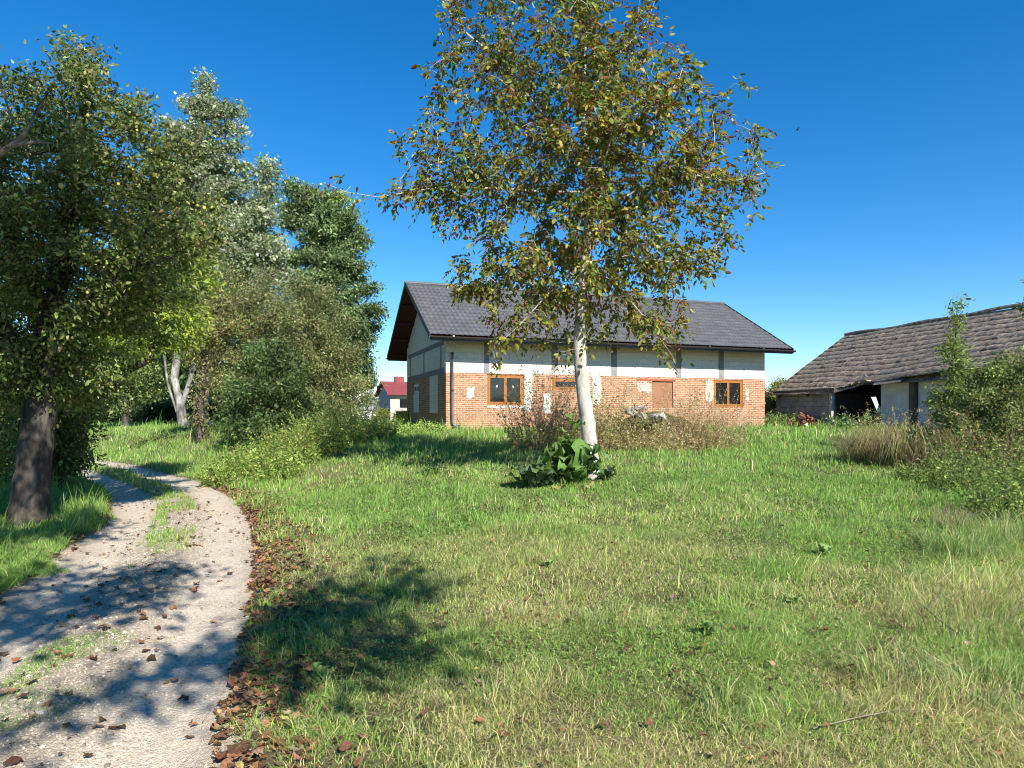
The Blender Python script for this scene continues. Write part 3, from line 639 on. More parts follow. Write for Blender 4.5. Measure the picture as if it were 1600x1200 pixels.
# broken corrugated strip hanging under the eave
V = []; Fq = []; nu = 90; uu = np.linspace(5.95, 7.3, nu)
for t_, dz in ((3.55, -0.06), (3.9, -0.40)):
    V.append(np.stack([uu, np.full(nu, -t_) + 0.045 * np.sin(uu * 2 * np.pi / 0.13), bz(3.7) + dz + 0.0 * uu + 0.05 * (uu - 5.5) * (1 if dz < -.2 else .3)], 1))
j = np.arange(nu - 1); Fq.append(np.stack([j, j + nu, j + nu + 1, j + 1], 1))
np_mesh('corrugated_sheet', np.concatenate(V), Fq, M['oldtin'], barn)
mb = MB(); mb.quadbox([(5.0, -3.95, bz(3.9) - 0.22), (5.08, -3.95, bz(3.9) - 0.3), (5.5, -3.85, bz(3.7) + 0.02), (5.42, -3.85, bz(3.7) + 0.08)], (0.0, 0.02, 0.02)); mb.build('loose_lath', M['greywood'], barn)
mb = MB(); 
for k in range(5): mb.box(4.0 + 0.33 * k, 4.3 + 0.33 * k, -4.35 + 0.1 * k, -4.0 + 0.1 * k, bz(4.3 - 0.1 * k) - 0.06 - 0.03 * (k % 2), bz(4.3 - 0.1 * k) - 0.03, jit=0.05)
mb.build('slipped_tile', M['barnroof'], broof)
def bl(x, y, z=None):
    """barn local to world"""
    p_ = B0 + RD * x + np.array([-RD[1], RD[0]]) * y
    return (p_[0], p_[1], H(p_[0], p_[1]) if z is None else z)

# ------------------------------------------------------------------ far things beyond the house
rh = thing('red_roof_house', 'distant cream house with red roof past the left corner of the brick house', 'house', (-12.75, 70, 0.9), 0.36)
rw, rd_ = 12.0, 7.6; ez, rz_ = 3.0, 4.25
mb = MB(); mb.box(0, rw, 0, 0.25, -0.5, ez); mb.build('front_wall', M['cream'], rh)
mb = MB(); pr = [(0, 0.25, -.5), (0, rd_, -.5), (0, rd_, ez), (0, rd_ / 2, rz_), (0, 0.25, ez)]
mb.add(pr + [(0.25, y, z_) for _, y, z_ in pr], [(4, 3, 2, 1, 0), (5, 6, 7, 8, 9)] + [(i, (i + 1) % 5, 5 + (i + 1) % 5, 5 + i) for i in range(5)]); mb.build('gable_wall', M['greyrender'], rh)
mb = MB(); mb.quadbox([(-0.4, -0.6, ez - 0.15), (rw, -0.6, ez - 0.15), (rw, rd_ / 2, rz_ + 0.1), (-0.4, rd_ / 2, rz_ + 0.1)], (0, 0, 0.1)); mb.quadbox([(-0.4, rd_ + 0.6, ez - 0.15), (rw, rd_ + 0.6, ez - 0.15), (rw, rd_ / 2 + .01, rz_ + 0.1), (-0.4, rd_ / 2 + .01, rz_ + 0.1)], (0, 0, 0.1)); rr_ = mb.build('roof', M['redroof'], rh)
mb = MB(); mb.box(1.2, 2.2, rd_ / 2 - 0.3, rd_ / 2 + 0.5, rz_, rz_ + 0.75); mb.build('chimney', M['redroof'], rr_)
mb = MB(); mb.box(0.4, 4.5, -0.35, -0.3, 0.3, 1.2); 
mb.build('balcony_rail', M['whitepvc'], rh)
mb = MB(); mb.box(1.0, 2.0, -0.02, 0.1, 1.5, 2.4); mb.build('window', M['glass'], rh)
ws = thing('white_shed', 'small white shed far off left of the red roof house', 'shed', at(572, 60)[:2] + (1.0,), 0.3)
mb = MB(); mb.box(-0.5, 0.5, -0.5, 0.5, -0.4, 1.1); mb.build('wall', M['whitepvc'], ws)
mb = MB(); mb.add([(-.65, -.65, 1.1), (.65, -.65, 1.1), (.65, .65, 1.1), (-.65, .65, 1.1), (-.65, 0, 1.45), (.65, 0, 1.45)], [(0, 1, 5, 4), (2, 3, 4, 5), (0, 4, 3), (1, 2, 5), (3, 2, 1, 0)]); mb.build('roof', M['tin'], ws)
p_ = Vector((X0, Y0, 0)) + Vector((math.cos(TH), math.sin(TH), 0)) * -0.32 + Vector((-math.sin(TH), math.cos(TH), 0)) * 8.0
yb = thing('yellow_crate', 'small yellow plastic crate at the far corner of the shaded gable', 'crate', (p_.x, p_.y, H(p_.x, p_.y) + 0.35), TH)
mb = MB(); 
for a_ in ((-.28, .28, -.25, -.22), (-.28, .28, .22, .25), (-.28, -.25, -.22, .22), (.25, .28, -.22, .22)): mb.box(*a_, -0.5, 0.45)
mb.box(-.25, .25, -.22, .22, 0.0, .05); mb.build('box', M['yellowbox'], yb)
mb = MB(); mb.box(-.31, .31, -.28, .28, .455, .5); mb.build('rim', M['yellowbox'], yb)

def rock(name, label, loc, size, mat, cat='stone', group=None, sq=(1, 0.8, 0.6)):
    bm = bmesh.new(); rd = np.random.default_rng(int(abs(loc[0]) * 1000))
    for p in rd.uniform(-1, 1, (18, 3)): bm.verts.new(Vector(p / max(1e-3, np.abs(p).max() ** .6) * np.array(sq) * size))
    bmesh.ops.convex_hull(bm, input=bm.verts)
    for v_ in [v_ for v_ in bm.verts if not v_.link_faces]: bm.verts.remove(v_)
    bmesh.ops.subdivide_edges(bm, edges=bm.edges[:], cuts=2, use_grid_fill=True)
    for v_ in bm.verts: v_.co += Vector(rd.normal(0, size * .035, 3))
    me = bpy.data.meshes.new(name); bm.to_mesh(me); bm.free(); me.materials.append(M[mat]); o = bpy.data.objects.new(name, me); C.objects.link(o); o.location = loc; o.rotation_euler = (random.uniform(-.4, .4), random.uniform(-.4, .4), random.uniform(0, 6))
    return tag(o, label, cat, group)
x, y, z_ = at(679, 26.0); rock('white_stone', 'white lump of stone lying in grass at the house corner', (x, y, z_ + 0.08), 0.2, 'whitestone')
# concrete rubble on the weedy mound
dm = [(985, 18.8, 643, .24, 'upper left chunk of pale rubble on the mound under the house wall'), (1005, 18.5, 650, .2, 'middle dark edged chunk of rubble on the weedy mound'), (1026, 18.4, 653, .27, 'lower right slab of pale rubble leaning on the weedy mound'), (1000, 18.9, 637, .17, 'topmost small lump of rubble on the weedy mound')]
for px, Y, py, sz, lb in dm: rock('rubble_chunk', lb, at(px, Y, py), sz, 'stone', 'rubble', 'rubble on the mound', (1, .7, .5))

# brick heap by the barn: each brick one thing
bx0, by0 = at(1262, 30.5)[:2]
mb = MB(); mb.box(-0.125, 0.125, -0.06, 0.06, -0.035, 0.035, jit=0.008)
b0_ = mb.build('loose_brick', M['loosebrick'], None, bevel=0.006)
tag(b0_, 'broken red brick in the heap against the grey barn wall', 'brick', 'bricks heaped by the barn')
for i in range(60):
    b_ = b0_ if i == 0 else b0_.copy()
    if i: C.objects.link(b_)
    px = random.triangular(1232, 1300, 1258); Y = random.uniform(29.0, 30.3); X = (px - CX) / F * Y
    hh = max(0, 1 - abs(px - 1256) / 42) * 0.62 * random.uniform(0.2, 1)
    b_.location = (X, Y, H(X, Y) + 0.05 + hh); b_.rotation_euler = (random.uniform(-.7, .7), random.uniform(-.7, .7), random.uniform(0, 6.3)); s_ = random.uniform(0.8, 1.15); b_.scale = (s_, s_, s_)
x, y, z_ = at(1307, 28.4); o = MB(); o.box(-.27, .27, -.18, .18, -.2, .34, jit=.025); o = o.build('concrete_block', M['palecrete'], None, bevel=0.02); o.location = (x, y, z_); tag(o, 'pale concrete block at the foot of the silvered barn post', 'block')
x, y, z_ = at(1259, 29.0); rock('white_rubble', 'small white lump on the front of the brick heap by the barn', (x, y, z_ + 0.15), 0.14, 'whitestone', 'rubble')
x, y, z_ = at(1368, 26.6, 634); o = MB(); o.quadbox([(-.16, 0, .32), (.02, 0, .34), (.2, 0, -.2), (.1, 0, -.3)], (0, .03, .02)); o = o.build('torn_sheet', M['whitepvc'], None); o.location = (x, y, z_); tag(o, 'scrap of white sheet propped in the dark barn bay', 'sheet')

bd = thing('bird', 'tiny dark bird flying in the open sky on the right', 'bird', at(1246, 45, 203)); bd.scale = (.6, .6, .6)
V, T_, Q_ = ball(0.07, 6, 8, 1, 1); V[:, 0] *= 2.2; np_mesh('body', V, [T_, Q_], M['bird'], bd, smooth=True)
for sg in (1, -1):
    mb = MB(); mb.quadbox([(-.08, sg * .03, .02), (.08, sg * .03, .02), (.02, sg * .36, .14), (-.08, sg * .33, .13)], (0, 0, .015)); mb.build('wing', M['bird'], bd)

# ------------------------------------------------------------------ trees
ZG = lambda x, y: H(x, y)
# walnut in the middle
TY = 12.3; pm = F / TY
def tp_(px, py, dy=0.0): return np.array([(px - CX) / F * (TY + dy), TY + dy, EYE + (YH - py) / F * (TY + dy)])
wb = (1.47, TY, ZG(1.47, TY))
trunk = [tp_(922, 690), tp_(912, 620), tp_(905, 545), tp_(908, 480), tp_(913, 410), tp_(921, 345), tp_(918, 250), tp_(911, 150), tp_(914, 40), tp_(925, -70)]
extra = [[tp_(919, 300), tp_(850, 300, -.2), tp_(780, 295, -.4), tp_(690, 292, -.5), tp_(640, 300, -.5), tp_(590, 308, -.5), tp_(540, 300, -.5), tp_(505, 285, -.4)],
         [tp_(918, 250), tp_(850, 180, .2), tp_(780, 95, .2), tp_(720, 45, .3), tp_(690, 0, .3), tp_(660, -40, .3)],
         [tp_(921, 345), tp_(990, 300, -.3), tp_(1070, 270, -.4), tp_(1140, 285, -.4), tp_(1195, 270, -.3)],
         [tp_(913, 410), tp_(850, 390, .5), tp_(790, 430, .8), tp_(730, 455, .9)],
         [tp_(913, 410), tp_(980, 400, -.4), tp_(1050, 410, -.5), tp_(1120, 390, -.4)],
         [tp_(912, 160), tp_(960, 90, .4), tp_(1010, 40, .5), tp_(1030, -20, .5)],
         [tp_(921, 340), tp_(935, 280, -.8), tp_(960, 200, -1.3), tp_(1040, 150, -1.5)],
         [tp_(918, 440), tp_(860, 455, -.7), tp_(810, 510, -1.0), tp_(770, 545, -1.1)],
         [tp_(915, 420), tp_(960, 440, -.6), tp_(1010, 500, -.9), tp_(1050, 555, -1.0)]]
def bl_(px, py, rx, ry, rz, dy=0): return (tp_(px, py, dy), (rx, ry, rz))
blobs = [bl_(890, 220, 2.5, 2.1, 2.1), bl_(840, 50, 2.0, 1.8, 1.7), bl_(740, 250, 1.3, 1.2, 1.2), bl_(690, 230, .9, .9, .9), bl_(990, 190, 1.6, 1.5, 1.5), bl_(960, 60, 1.0, 1.4, 1.8), bl_(1080, 220, 1.3, 1.4, 1.2), bl_(1130, 310, .85, 1.1, .9), bl_(900, 400, 2.0, 2.0, 1.1), bl_(1040, 380, 1.3, 1.4, 1.0),
         bl_(760, 420, .95, 1.2, .8), bl_(1010, 490, 1.0, 1.2, .55), bl_(840, 500, 1.1, 1.2, .7), bl_(640, 300, .5, .5, .45, -.4), bl_(535, 285, .25, .25, .25, -.4), bl_(690, 110, .6, .8, 1.0), bl_(800, -90, 2, 1.7, 1.3), bl_(1060, 570, .15, .3, .2, -.9), bl_(700, 330, .5, .6, .6), bl_(780, 555, .4, .4, .3, -1)]
wal = thing('walnut_tree', 'walnut tree with pale trunk and sparse yellowing brown leaves in front of the brick house', 'tree', wb); b0 = np.array(wb)
tpn = resample([b0 - (0, 0, .2)] + trunk, 0.17); starts = [(tpn, None)]
for path in extra:
    q = np.array(tpn); path = resample(path, 0.17); starts.append((path[1:], int(np.linalg.norm(q - path[0], axis=1).argmin())))
N, par = grow(starts, blobs, 2600, 0.17, 0.25, 2.2, up=-0.02, jit=0.24, radial=1.9)
r = radii(par, 0.0045, 2.0); 
zt = N[:, 2] - b0[2]; ntr = len(tpn)
r = 0.0045 + (r - 0.0045) * (0.15 - 0.0045) / (r[0] - 0.0045)
prof = np.interp(zt[:ntr], [0, 1.6, 2.6, 3.3, 4.8, 6.5, 8, 10], [0.148, 0.128, 0.112, 0.096, 0.078, 0.055, 0.04, 0.015]); r[:ntr] = prof
ext = np.where((np.arange(len(N)) >= ntr))[0]; r[ext] = np.minimum(r[ext] * .5 + .001, 0.024)
limb_mesh('trunk', N - b0, par, r, 'walnutbark', wal, flare=0.2, k_big=12)
tw = np.where((r < 0.012) & (np.arange(len(N)) >= ntr))[0]
nc = 9000; i = rng.choice(tw, nc, p=(lambda q_: q_ / q_.sum())(np.exp(-np.linalg.norm((N[tw] - np.array([1.25, TY, 5.9])) / np.array([2.6, 2.6, 3.0]), axis=1) ** 2 * .8) + .13)); f = rng.random((nc, 1)); P0 = N[i] * f + N[par[i]] * (1 - f) + rng.normal(0, .07, (nc, 3))
ctr = np.array([1.2, TY, 6.0]); out = unit(P0 - ctr + rng.normal(0, 1.5, (nc, 3))); ra = unit(out * 0.8 + rdir(nc) * 0.9 + np.array([0, 0, -0.35])); rl = rng.uniform(0.12, 0.28, nc)
side = unit(np.cross(ra, np.array([0, 0, 1.0]) + rng.normal(0, .3, (nc, 3))))
kind = rng.choice(3, nc, p=[.37, .26, .37]); PALW = [[(.11, .15, .03), (.15, .19, .04)], [(.31, .27, .045), (.25, .24, .05)], [(.21, .105, .045), (.14, .075, .04)]]
lp, la, ln, lL, lW, lc, qp, qd = [], [], [], [], [], [], [], []
for k in range(7):
    on = rng.random(nc) < (0.86 if k < 5 else 0.5); m_ = on.sum()
    fr = np.array([0.45, 0.45, 0.72, 0.72, 1.0, 0.2, 0.2])[k]; sg = np.array([1, -1, 1, -1, 0, 1, -1])[k]
    lp.append(P0[on] + ra[on] * (rl[on] * fr)[:, None] + np.array([0, 0, -.06]) * fr ** 2)
    la.append(unit(ra[on] * (0.5 if sg else 1) + side[on] * sg + np.array([0, 0, -.5]) + rng.normal(0, .35, (m_, 3)))); ln.append(np.array([0, 0, .6]) + rng.normal(0, .8, (m_, 3)))
    s_ = rng.uniform(0.062, 0.128, m_) * (1.2 if not sg else 1) * np.where(kind[on] == 2, .85, 1); lL.append(s_); lW.append(s_ * rng.uniform(.42, .58, m_) * np.where(kind[on] == 2, .7, 1))
    c = np.zeros((m_, 3))
    for q in range(3):
        kk = np.where(rng.random(m_) < .18, rng.choice(3, m_), kind[on]); c[kk == q] = pal((kk == q).sum(), PALW[q], [1, 1], .22)
    c[(c.sum(1) == 0)] = PALW[0][0]; lc.append(c)
V, Fs, k = leaf_mesh(np.concatenate(lp) - b0, np.concatenate(la), np.concatenate(ln), np.concatenate(lL), np.concatenate(lW), True)
np_mesh('crown', V, Fs, M['leaf'], wal, tint=np.repeat(np.concatenate(lc), k, 0))
Vn, Tn, Qn = ball(0.028, 6, 8, 1, 1.12); mnut = None
for j in rng.choice(tw, 95, replace=False):
    if mnut is None: o = np_mesh('nut', Vn, [Tn, Qn], M['nut'], wal, smooth=True); mnut = o
    else: o = mnut.copy(); C.objects.link(o)
    o.location = Vector(N[j] - b0 + np.array([0, 0, -.05]) + rng.normal(0, .03, 3))

# fruit tree on the left of the track
FY = 9.45
def fp(px, py, dy=0.0): return np.array([(px - CX) / F * (FY + dy), FY + dy, EYE + (YH - py) / F * (FY + dy)])
fb = (-6.85, FY, 0.0)
GREEN = [(.046, .066, .018), (.074, .098, .026), (.12, .138, .042), (.145, .135, .055)]
ft, Nf, parf, rf, twf = tree('fruit_tree', 'large old fruit tree with thick dark trunk and yellow green fruit left of the track', 'tree', fb,
    [fp(48, 760), fp(58, 690), fp(62, 640), fp(70, 560), fp(85, 480), fp(100, 380), fp(120, 260), fp(135, 150)],
    [(fp(140, 330), (2.0, 2.0, 1.7)), (fp(60, 400), (2.2, 2.2, 1.9)), (fp(145, 170), (.8, 1.1, 1.0)), (fp(115, 100, .3), (.4, .6, .5)), (fp(-60, 420), (2, 2, 2)), (fp(20, 540), (1.6, 1.6, .9)), (fp(195, 385), (1.0, 1.4, 1.2)), (fp(100, 580, .3), (.9, 1.2, .7)), (fp(225, 265), (.4, .8, .4)), (fp(60, 250), (1.2, 1.4, .9)), (fp(-90, 300), (1.5, 1.5, 1.2)), (fp(200, 505, .5), (.6, .9, .5))],
    2100, 0.2, 100000, 0.058, 0.48, GREEN, [3, 3, 2.2, 2], rtrunk=0.215, tip=0.004, sig=0.13, extra=[[fp(62, 620), fp(10, 520, -.4), fp(-60, 430, -.7)], [fp(70, 560), fp(140, 470, -.5), fp(220, 400, -.7)], [fp(80, 500), fp(30, 400, -.9), fp(-10, 300, -1.1)]], hexa=True, lj=.25, clump=.3)
Vn, Tn, Qn = ball(0.027, 7, 9, 1, 1.15); mf = None
outer = twf[np.argsort(-(Nf[twf] @ np.array([.45, -.9, .25])))[:700]]
for j in rng.choice(outer, 90, replace=False):
    if mf is None: o = np_mesh('fruit', Vn, [Tn, Qn], M['pear'], ft, smooth=True); mf = o
    else: o = mf.copy(); C.objects.link(o)
    o.location = Vector(Nf[j] - np.array(fb) + np.array([.06, -.28, -.04]) + rng.normal(0, .05, 3)); s_ = random.uniform(.6, 1.15); o.scale = (s_, s_, s_ * random.uniform(.85, 1.1))
# bare broken limb of the same tree, out to the left edge
p0 = [fp(-120, 330, -1.6), fp(-40, 265, -1.7), fp(0, 240, -1.8), fp(35, 215, -1.8), fp(62, 165, -1.75), fp(80, 140, -1.7)]
mb = MB(); mb.tube([Vector(p - np.array(fb)) for p in p0], [.055, .045, .036, .03, .02, .008], 7)
mb.tube([Vector(q - np.array(fb)) for q in (fp(20, 228, -1.8), fp(55, 222, -1.9), fp(84, 224, -1.95))], [.022, .016, .006], 6); mb.tube([Vector(q - np.array(fb)) for q in (fp(-5, 245, -1.8), fp(20, 190, -1.9), fp(0, 130, -1.95), fp(8, 100, -1.95))], [.02, .014, .01, .004], 6)
mb.build('dead_limb', M['twig'], ft, smooth=True)

def simple_tree(name, label, px, Y, trunk_px, blobs_px, natt, step, nleaf, leaf, asp, cols, wts, base_py=None, cat='tree', **kw):
    X = (px - CX) / F * Y; base = (X, Y, H(X, Y))
    q = lambda a_, b_, dy=0.0: np.array([(a_ - CX) / F * (Y + dy), Y + dy, EYE + (YH - b_) / F * (Y + dy)])
    s = Y / F
    return tree(name, label, cat, base, [q(*t_) for t_ in trunk_px], [(q(b_[0], b_[1], b_[4] if len(b_) > 4 else 0), (b_[2] * s, (b_[5] if len(b_) > 5 else b_[2]) * s, b_[3] * s)) for b_ in blobs_px], natt, step, nleaf, leaf, asp, cols, wts, **kw)
# bright yellow-green ash between the fruit tree and the poplars
simple_tree('young_ash_tree', 'yellow green young ash just behind the fruit tree', 100, 14.5, [(110, 640), (180, 590), (235, 560), (255, 470), (270, 400)],
    [(285, 430, 60, 60), (250, 500, 60, 55), (300, 500, 45, 45), (240, 400, 55, 60), (190, 470, 60, 80)], 700, .22, 15000, .085, .36, [(.14, .18, .03), (.19, .22, .04), (.09, .13, .03)], [3, 2, 2], rtrunk=.08, sig=.15, hexa=True)
POP = [(.12, .145, .075), (.155, .175, .11), (.22, .235, .17), (.085, .105, .05)]
poq = lambda a_, b_: np.array([(a_ - CX) / F * 32, 32, EYE + (YH - b_) / F * 32])
simple_tree('white_poplar', 'tallest silvery poplar with several pale leaders behind the fruit tree', 288, 32, [(283, 640), (272, 590), (290, 480), (300, 380), (312, 260), (316, 120)],
    [(314, 180, 17, 75), (258, 205, 17, 55), (285, 215, 15, 50), (350, 205, 17, 55), (378, 215, 18, 50), (330, 260, 40, 40), (270, 260, 35, 40), (305, 330, 75, 85), (250, 310, 45, 65), (370, 310, 35, 60), (300, 450, 80, 70), (230, 420, 60, 80), (350, 440, 50, 60)], 1900, .5, 78000, .14, .75, POP, [3, 3, 1.6, 2], bark='poplarbark', rtrunk=.22, tip=.012, sig=.24, twig=.05, extra=[[poq(283, 640), poq(298, 590), poq(318, 500), poq(350, 400)], [poq(285, 670), poq(262, 600), poq(250, 500)]], up=.3, clump=.22)
simple_tree('white_poplar', 'shorter pointed silvery poplar right of the tallest one', 322, 30, [(318, 640), (330, 540), (370, 430), (405, 330), (415, 250)],
    [(417, 290, 19, 45), (405, 360, 38, 60), (420, 420, 40, 50), (370, 390, 45, 70), (360, 470, 60, 60)], 1000, .45, 36000, .13, .75, POP, [3, 3, 1.4, 2.2], bark='poplarbark', rtrunk=.17, tip=.012, sig=.25, twig=.06, up=.25, clump=.22)
ASH = [(.075, .11, .045), (.10, .14, .06), (.14, .18, .085), (.06, .085, .035)]
simple_tree('ash_tree', 'dense green ash rising behind the thicket against the sky left of the house', 520, 36, [(522, 600), (520, 500), (515, 400), (500, 310)],
    [(470, 330, 38, 50), (520, 350, 45, 55), (545, 420, 38, 50), (500, 430, 60, 60), (570, 500, 32, 45), (530, 530, 60, 50), (580, 570, 22, 26), (545, 590, 40, 32), (455, 300, 22, 28), (560, 360, 22, 30), (592, 455, 12, 20)], 2400, .5, 90000, .18, .42, ASH, [3, 3, 1.5, 2], rtrunk=.3, tip=.012, sig=.24, twig=.06, clump=.25)
SHR = [(.09, .11, .035), (.13, .135, .055), (.07, .095, .03), (.17, .135, .075)]
simple_tree('tall_shrub', 'tall brownish green shrub below the poplars at the edge of the trees', 405, 25.5, [(405, 620), (400, 540)],
    [(400, 470, 60, 55), (440, 510, 65, 65), (370, 540, 60, 65), (410, 600, 80, 60), (345, 460, 45, 60)], 1100, .3, 44000, .085, .5, SHR, [3, 3, 2, 2], rtrunk=.11, tip=.006, sig=.22, twig=.03, cat='shrub', clump=.25)
simple_tree('tall_shrub', 'rounded brownish green shrub at the right end of the trees below the ash', 500, 24.5, [(498, 620), (500, 560)],
    [(480, 480, 55, 50), (515, 535, 55, 50), (480, 560, 55, 55), (535, 590, 48, 45), (500, 625, 75, 40), (560, 620, 30, 30)], 1100, .3, 44000, .08, .5, SHR, [3, 3, 2, 1.6], rtrunk=.09, tip=.006, sig=.2, twig=.03, cat='shrub', clump=.25)
simple_tree('elder_bush', 'leafy elder bush with shade put into its dark green, in front of the thicket above the bank', 430, 21.5, [(428, 650), (432, 600)],
    [(420, 560, 45, 45), (445, 600, 55, 45), (390, 610, 50, 55), (430, 650, 70, 40), (370, 670, 40, 35)], 500, .32, 17000, .10, .45, [(.03, .05, .016), (.045, .075, .022), (.085, .115, .04)], [3, 3, 1.5], rtrunk=.08, tip=.006, sig=.2, twig=.03, cat='shrub', clump=.25)  # dark leaf palette carries the shade on this bush
simple_tree('ivy_clad_tree', 'brown trunked tree wrapped in dry growth beside the poplar trunks', 312, 24.5, [(314, 700), (312, 640), (318, 580), (330, 500)],
    [(320, 560, 26, 45), (335, 500, 45, 50), (300, 520, 40, 50), (312, 650, 14, 40)], 500, .3, 15000, .085, .5, SHR, [2, 3, 1, 3], rtrunk=.13, tip=.007, sig=.18, twig=.03, clump=.25)
simple_tree('meadow_tree', 'small round tree with slim dark trunk standing in the far meadow', 196, 33, [(196, 660), (198, 620), (200, 560)],
    [(200, 570, 55, 45), (175, 600, 45, 40), (230, 600, 45, 35), (200, 520, 50, 40)], 500, .4, 16000, .13, .5, [(.08, .115, .035), (.12, .15, .05)], [1, 1], rtrunk=.14, tip=.01, sig=.28, twig=.05, clump=.25)
simple_tree('track_bush', 'low dark bush beside the track below the poplar trunks', 260, 26.5, [(258, 705)], [(258, 700, 38, 22), (292, 706, 30, 22), (228, 706, 24, 16)], 300, .25, 13000, .08, .5, [(.03, .045, .016), (.045, .065, .02)], [1, 1], rtrunk=.04, tip=.006, sig=.14, cat='shrub', flare=None)
simple_tree('hedge_bush', 'dark hedge bush right behind the trunk of the fruit tree', 95, 13.5, [(95, 700)], [(105, 690, 38, 50), (60, 680, 50, 60), (85, 640, 60, 50), (130, 700, 18, 30)], 450, .25, 15000, .075, .5, GREEN, [3, 3, 1, .5], rtrunk=.05, tip=.006, sig=.16, cat='shrub', flare=None)
simple_tree('hedge_bush', 'dark hedge bush at the left edge behind the fruit tree', -40, 15, [(-40, 700)], [(0, 690, 60, 55), (-60, 660, 70, 80), (30, 650, 60, 55)], 450, .25, 13000, .085, .5, GREEN, [3, 3, 1, .5], rtrunk=.05, tip=.006, sig=.18, cat='shrub', flare=None)
# backdrop trees of the far wood, each one separate
for k, (px, Y, tpy, wd, lb) in enumerate([(-60, 50, 380, 90, 'far dark tree at the left edge of the picture'), (60, 54, 420, 85, 'far dark tree beyond the meadow behind the fruit tree trunk'), (150, 57, 450, 80, 'far dark tree left of the small meadow tree'), (245, 52, 470, 75, 'far dark tree right of the small meadow tree'), (340, 55, 480, 75, 'far dark tree hidden behind the ivy clad trunk'), (430, 58, 470, 75, 'far dark tree behind the elder bush')]):
    h_ = 690 - tpy
    simple_tree('wood_tree', lb, px, Y, [(px, 640), (px + 4, 560)], [(px, tpy + h_ * .3, wd * .7, h_ * .28), (px - wd * .3, tpy + h_ * .55, wd * .6, h_ * .28), (px + wd * .35, tpy + h_ * .55, wd * .6, h_ * .28), (px, tpy + h_ * .8, wd * .9, h_ * .18)], 600, .8, 15000, .3, .6, [(.02, .034, .011), (.035, .055, .018)], [1, 1], rtrunk=.25, tip=.02, sig=.5, twig=.12, group='trees of the far wood', clump=.25)
for px, lb in ((90, 'low dark thicket along the left end of the far meadow'), (170, 'low dark thicket behind the small meadow tree'), (250, 'low dark thicket at the end of the far meadow by the poplar trunks'), (340, 'low dark thicket behind the ivy clad trunk'), (10, 'low dark thicket at the left edge beyond the track')):
    simple_tree('far_thicket', lb, px, 46, [(px, 670)], [(px, 650, 46, 28), (px - 30, 668, 40, 20), (px + 30, 662, 40, 22)], 200, .6, 6000, .24, .6, [(.02, .034, .011), (.03, .048, .016)], [1, 1], rtrunk=.06, tip=.02, sig=.35, twig=.12, cat='thicket', flare=None)
simple_tree('grey_tree', 'pale grey green tree in the distance left of the red roof house', 580, 85, [(580, 625)], [(580, 625, 13, 16), (590, 632, 8, 10)], 200, .5, 3500, .2, .6, [(.22, .24, .2), (.16, .19, .14)], [1, 1], rtrunk=.15, tip=.015, sig=.3, flare=None)
simple_tree('round_bush', 'yellow green round bush before the red roof house', 598, 44, [(598, 650)], [(598, 648, 11, 8)], 120, .3, 2600, .1, .5, [(.16, .17, .03), (.12, .14, .03)], [1, 1], rtrunk=.04, tip=.008, sig=.16, cat='shrub', flare=None)
simple_tree('hedge_shrub', 'brownish hedge shrub along the front of the red roof house', 627, 46, [(627, 652)], [(622, 650, 14, 8), (640, 650, 12, 8)], 120, .3, 2600, .1, .5, [(.15, .13, .05), (.10, .11, .035)], [1, 1], rtrunk=.04, tip=.008, sig=.16, cat='shrub', flare=None)
simple_tree('thicket_bush', 'yellowing bush between the brick house corner and the barn', 1222, 42, [(1222, 640)], [(1222, 610, 26, 20), (1250, 612, 26, 22), (1212, 640, 20, 20)], 400, .35, 12000, .11, .5, [(.14, .14, .04), (.10, .12, .03), (.17, .13, .05)], [2, 3, 1], rtrunk=.06, tip=.008, sig=.2, cat='shrub', flare=None)
simple_tree('nettle_bush', 'dark green bush at the foot of the brick house right corner', 1205, 33.5, [(1207, 655)], [(1207, 640, 14, 20), (1218, 650, 14, 12)], 200, .25, 6000, .09, .5, [(.06, .09, .025), (.09, .12, .035)], [1, 1], rtrunk=.03, tip=.006, sig=.14, cat='shrub', flare=None)
RG = [(.085, .115, .035), (.13, .155, .045), (.17, .16, .065), (.05, .07, .022)]
simple_tree('ash_sapling', 'slender yellow green ash sapling rising in front of the barn roof', 1492, 16, [(1493, 640), (1492, 560), (1494, 500), (1496, 476)],
    [(1494, 500, 13, 26), (1490, 550, 24, 28), (1500, 590, 28, 30), (1485, 630, 35, 40), (1496, 476, 6, 8)], 420, .16, 5200, .08, .33, [(.09, .125, .03), (.12, .15, .045), (.065, .095, .024)], [2, 2, 1], rtrunk=.03, tip=.0035, sig=.1, hexa=True, flare=None, up=.15)
simple_tree('wild_shrub', 'large tangled shrub at the right edge below the barn', 1560, 13.5, [(1560, 680), (1565, 620)],
    [(1560, 610, 50, 50), (1525, 645, 45, 45), (1605, 600, 50, 60), (1600, 650, 60, 60), (1550, 690, 70, 40), (1650, 620, 60, 80), (1500, 680, 40, 35), (1580, 565, 26, 30)], 1200, .18, 34000, .055, .42, RG, [3, 3, 1.5, 3], rtrunk=.05, tip=.004, sig=.11, cat='shrub', hexa=True, flare=None, clump=.25)
simple_tree('wild_shrub', 'tangled brown stemmed shrub left of the large one below the barn', 1490, 14.5, [(1490, 690)],
    [(1480, 680, 40, 26), (1520, 700, 45, 25), (1450, 700, 35, 20), (1500, 650, 35, 30)], 500, .17, 9500, .055, .42, [(.10, .11, .04), (.16, .12, .06), (.08, .105, .03)], [3, 2, 3], bark='drystalk', rtrunk=.035, tip=.0035, sig=.1, cat='shrub', hexa=True, flare=None)
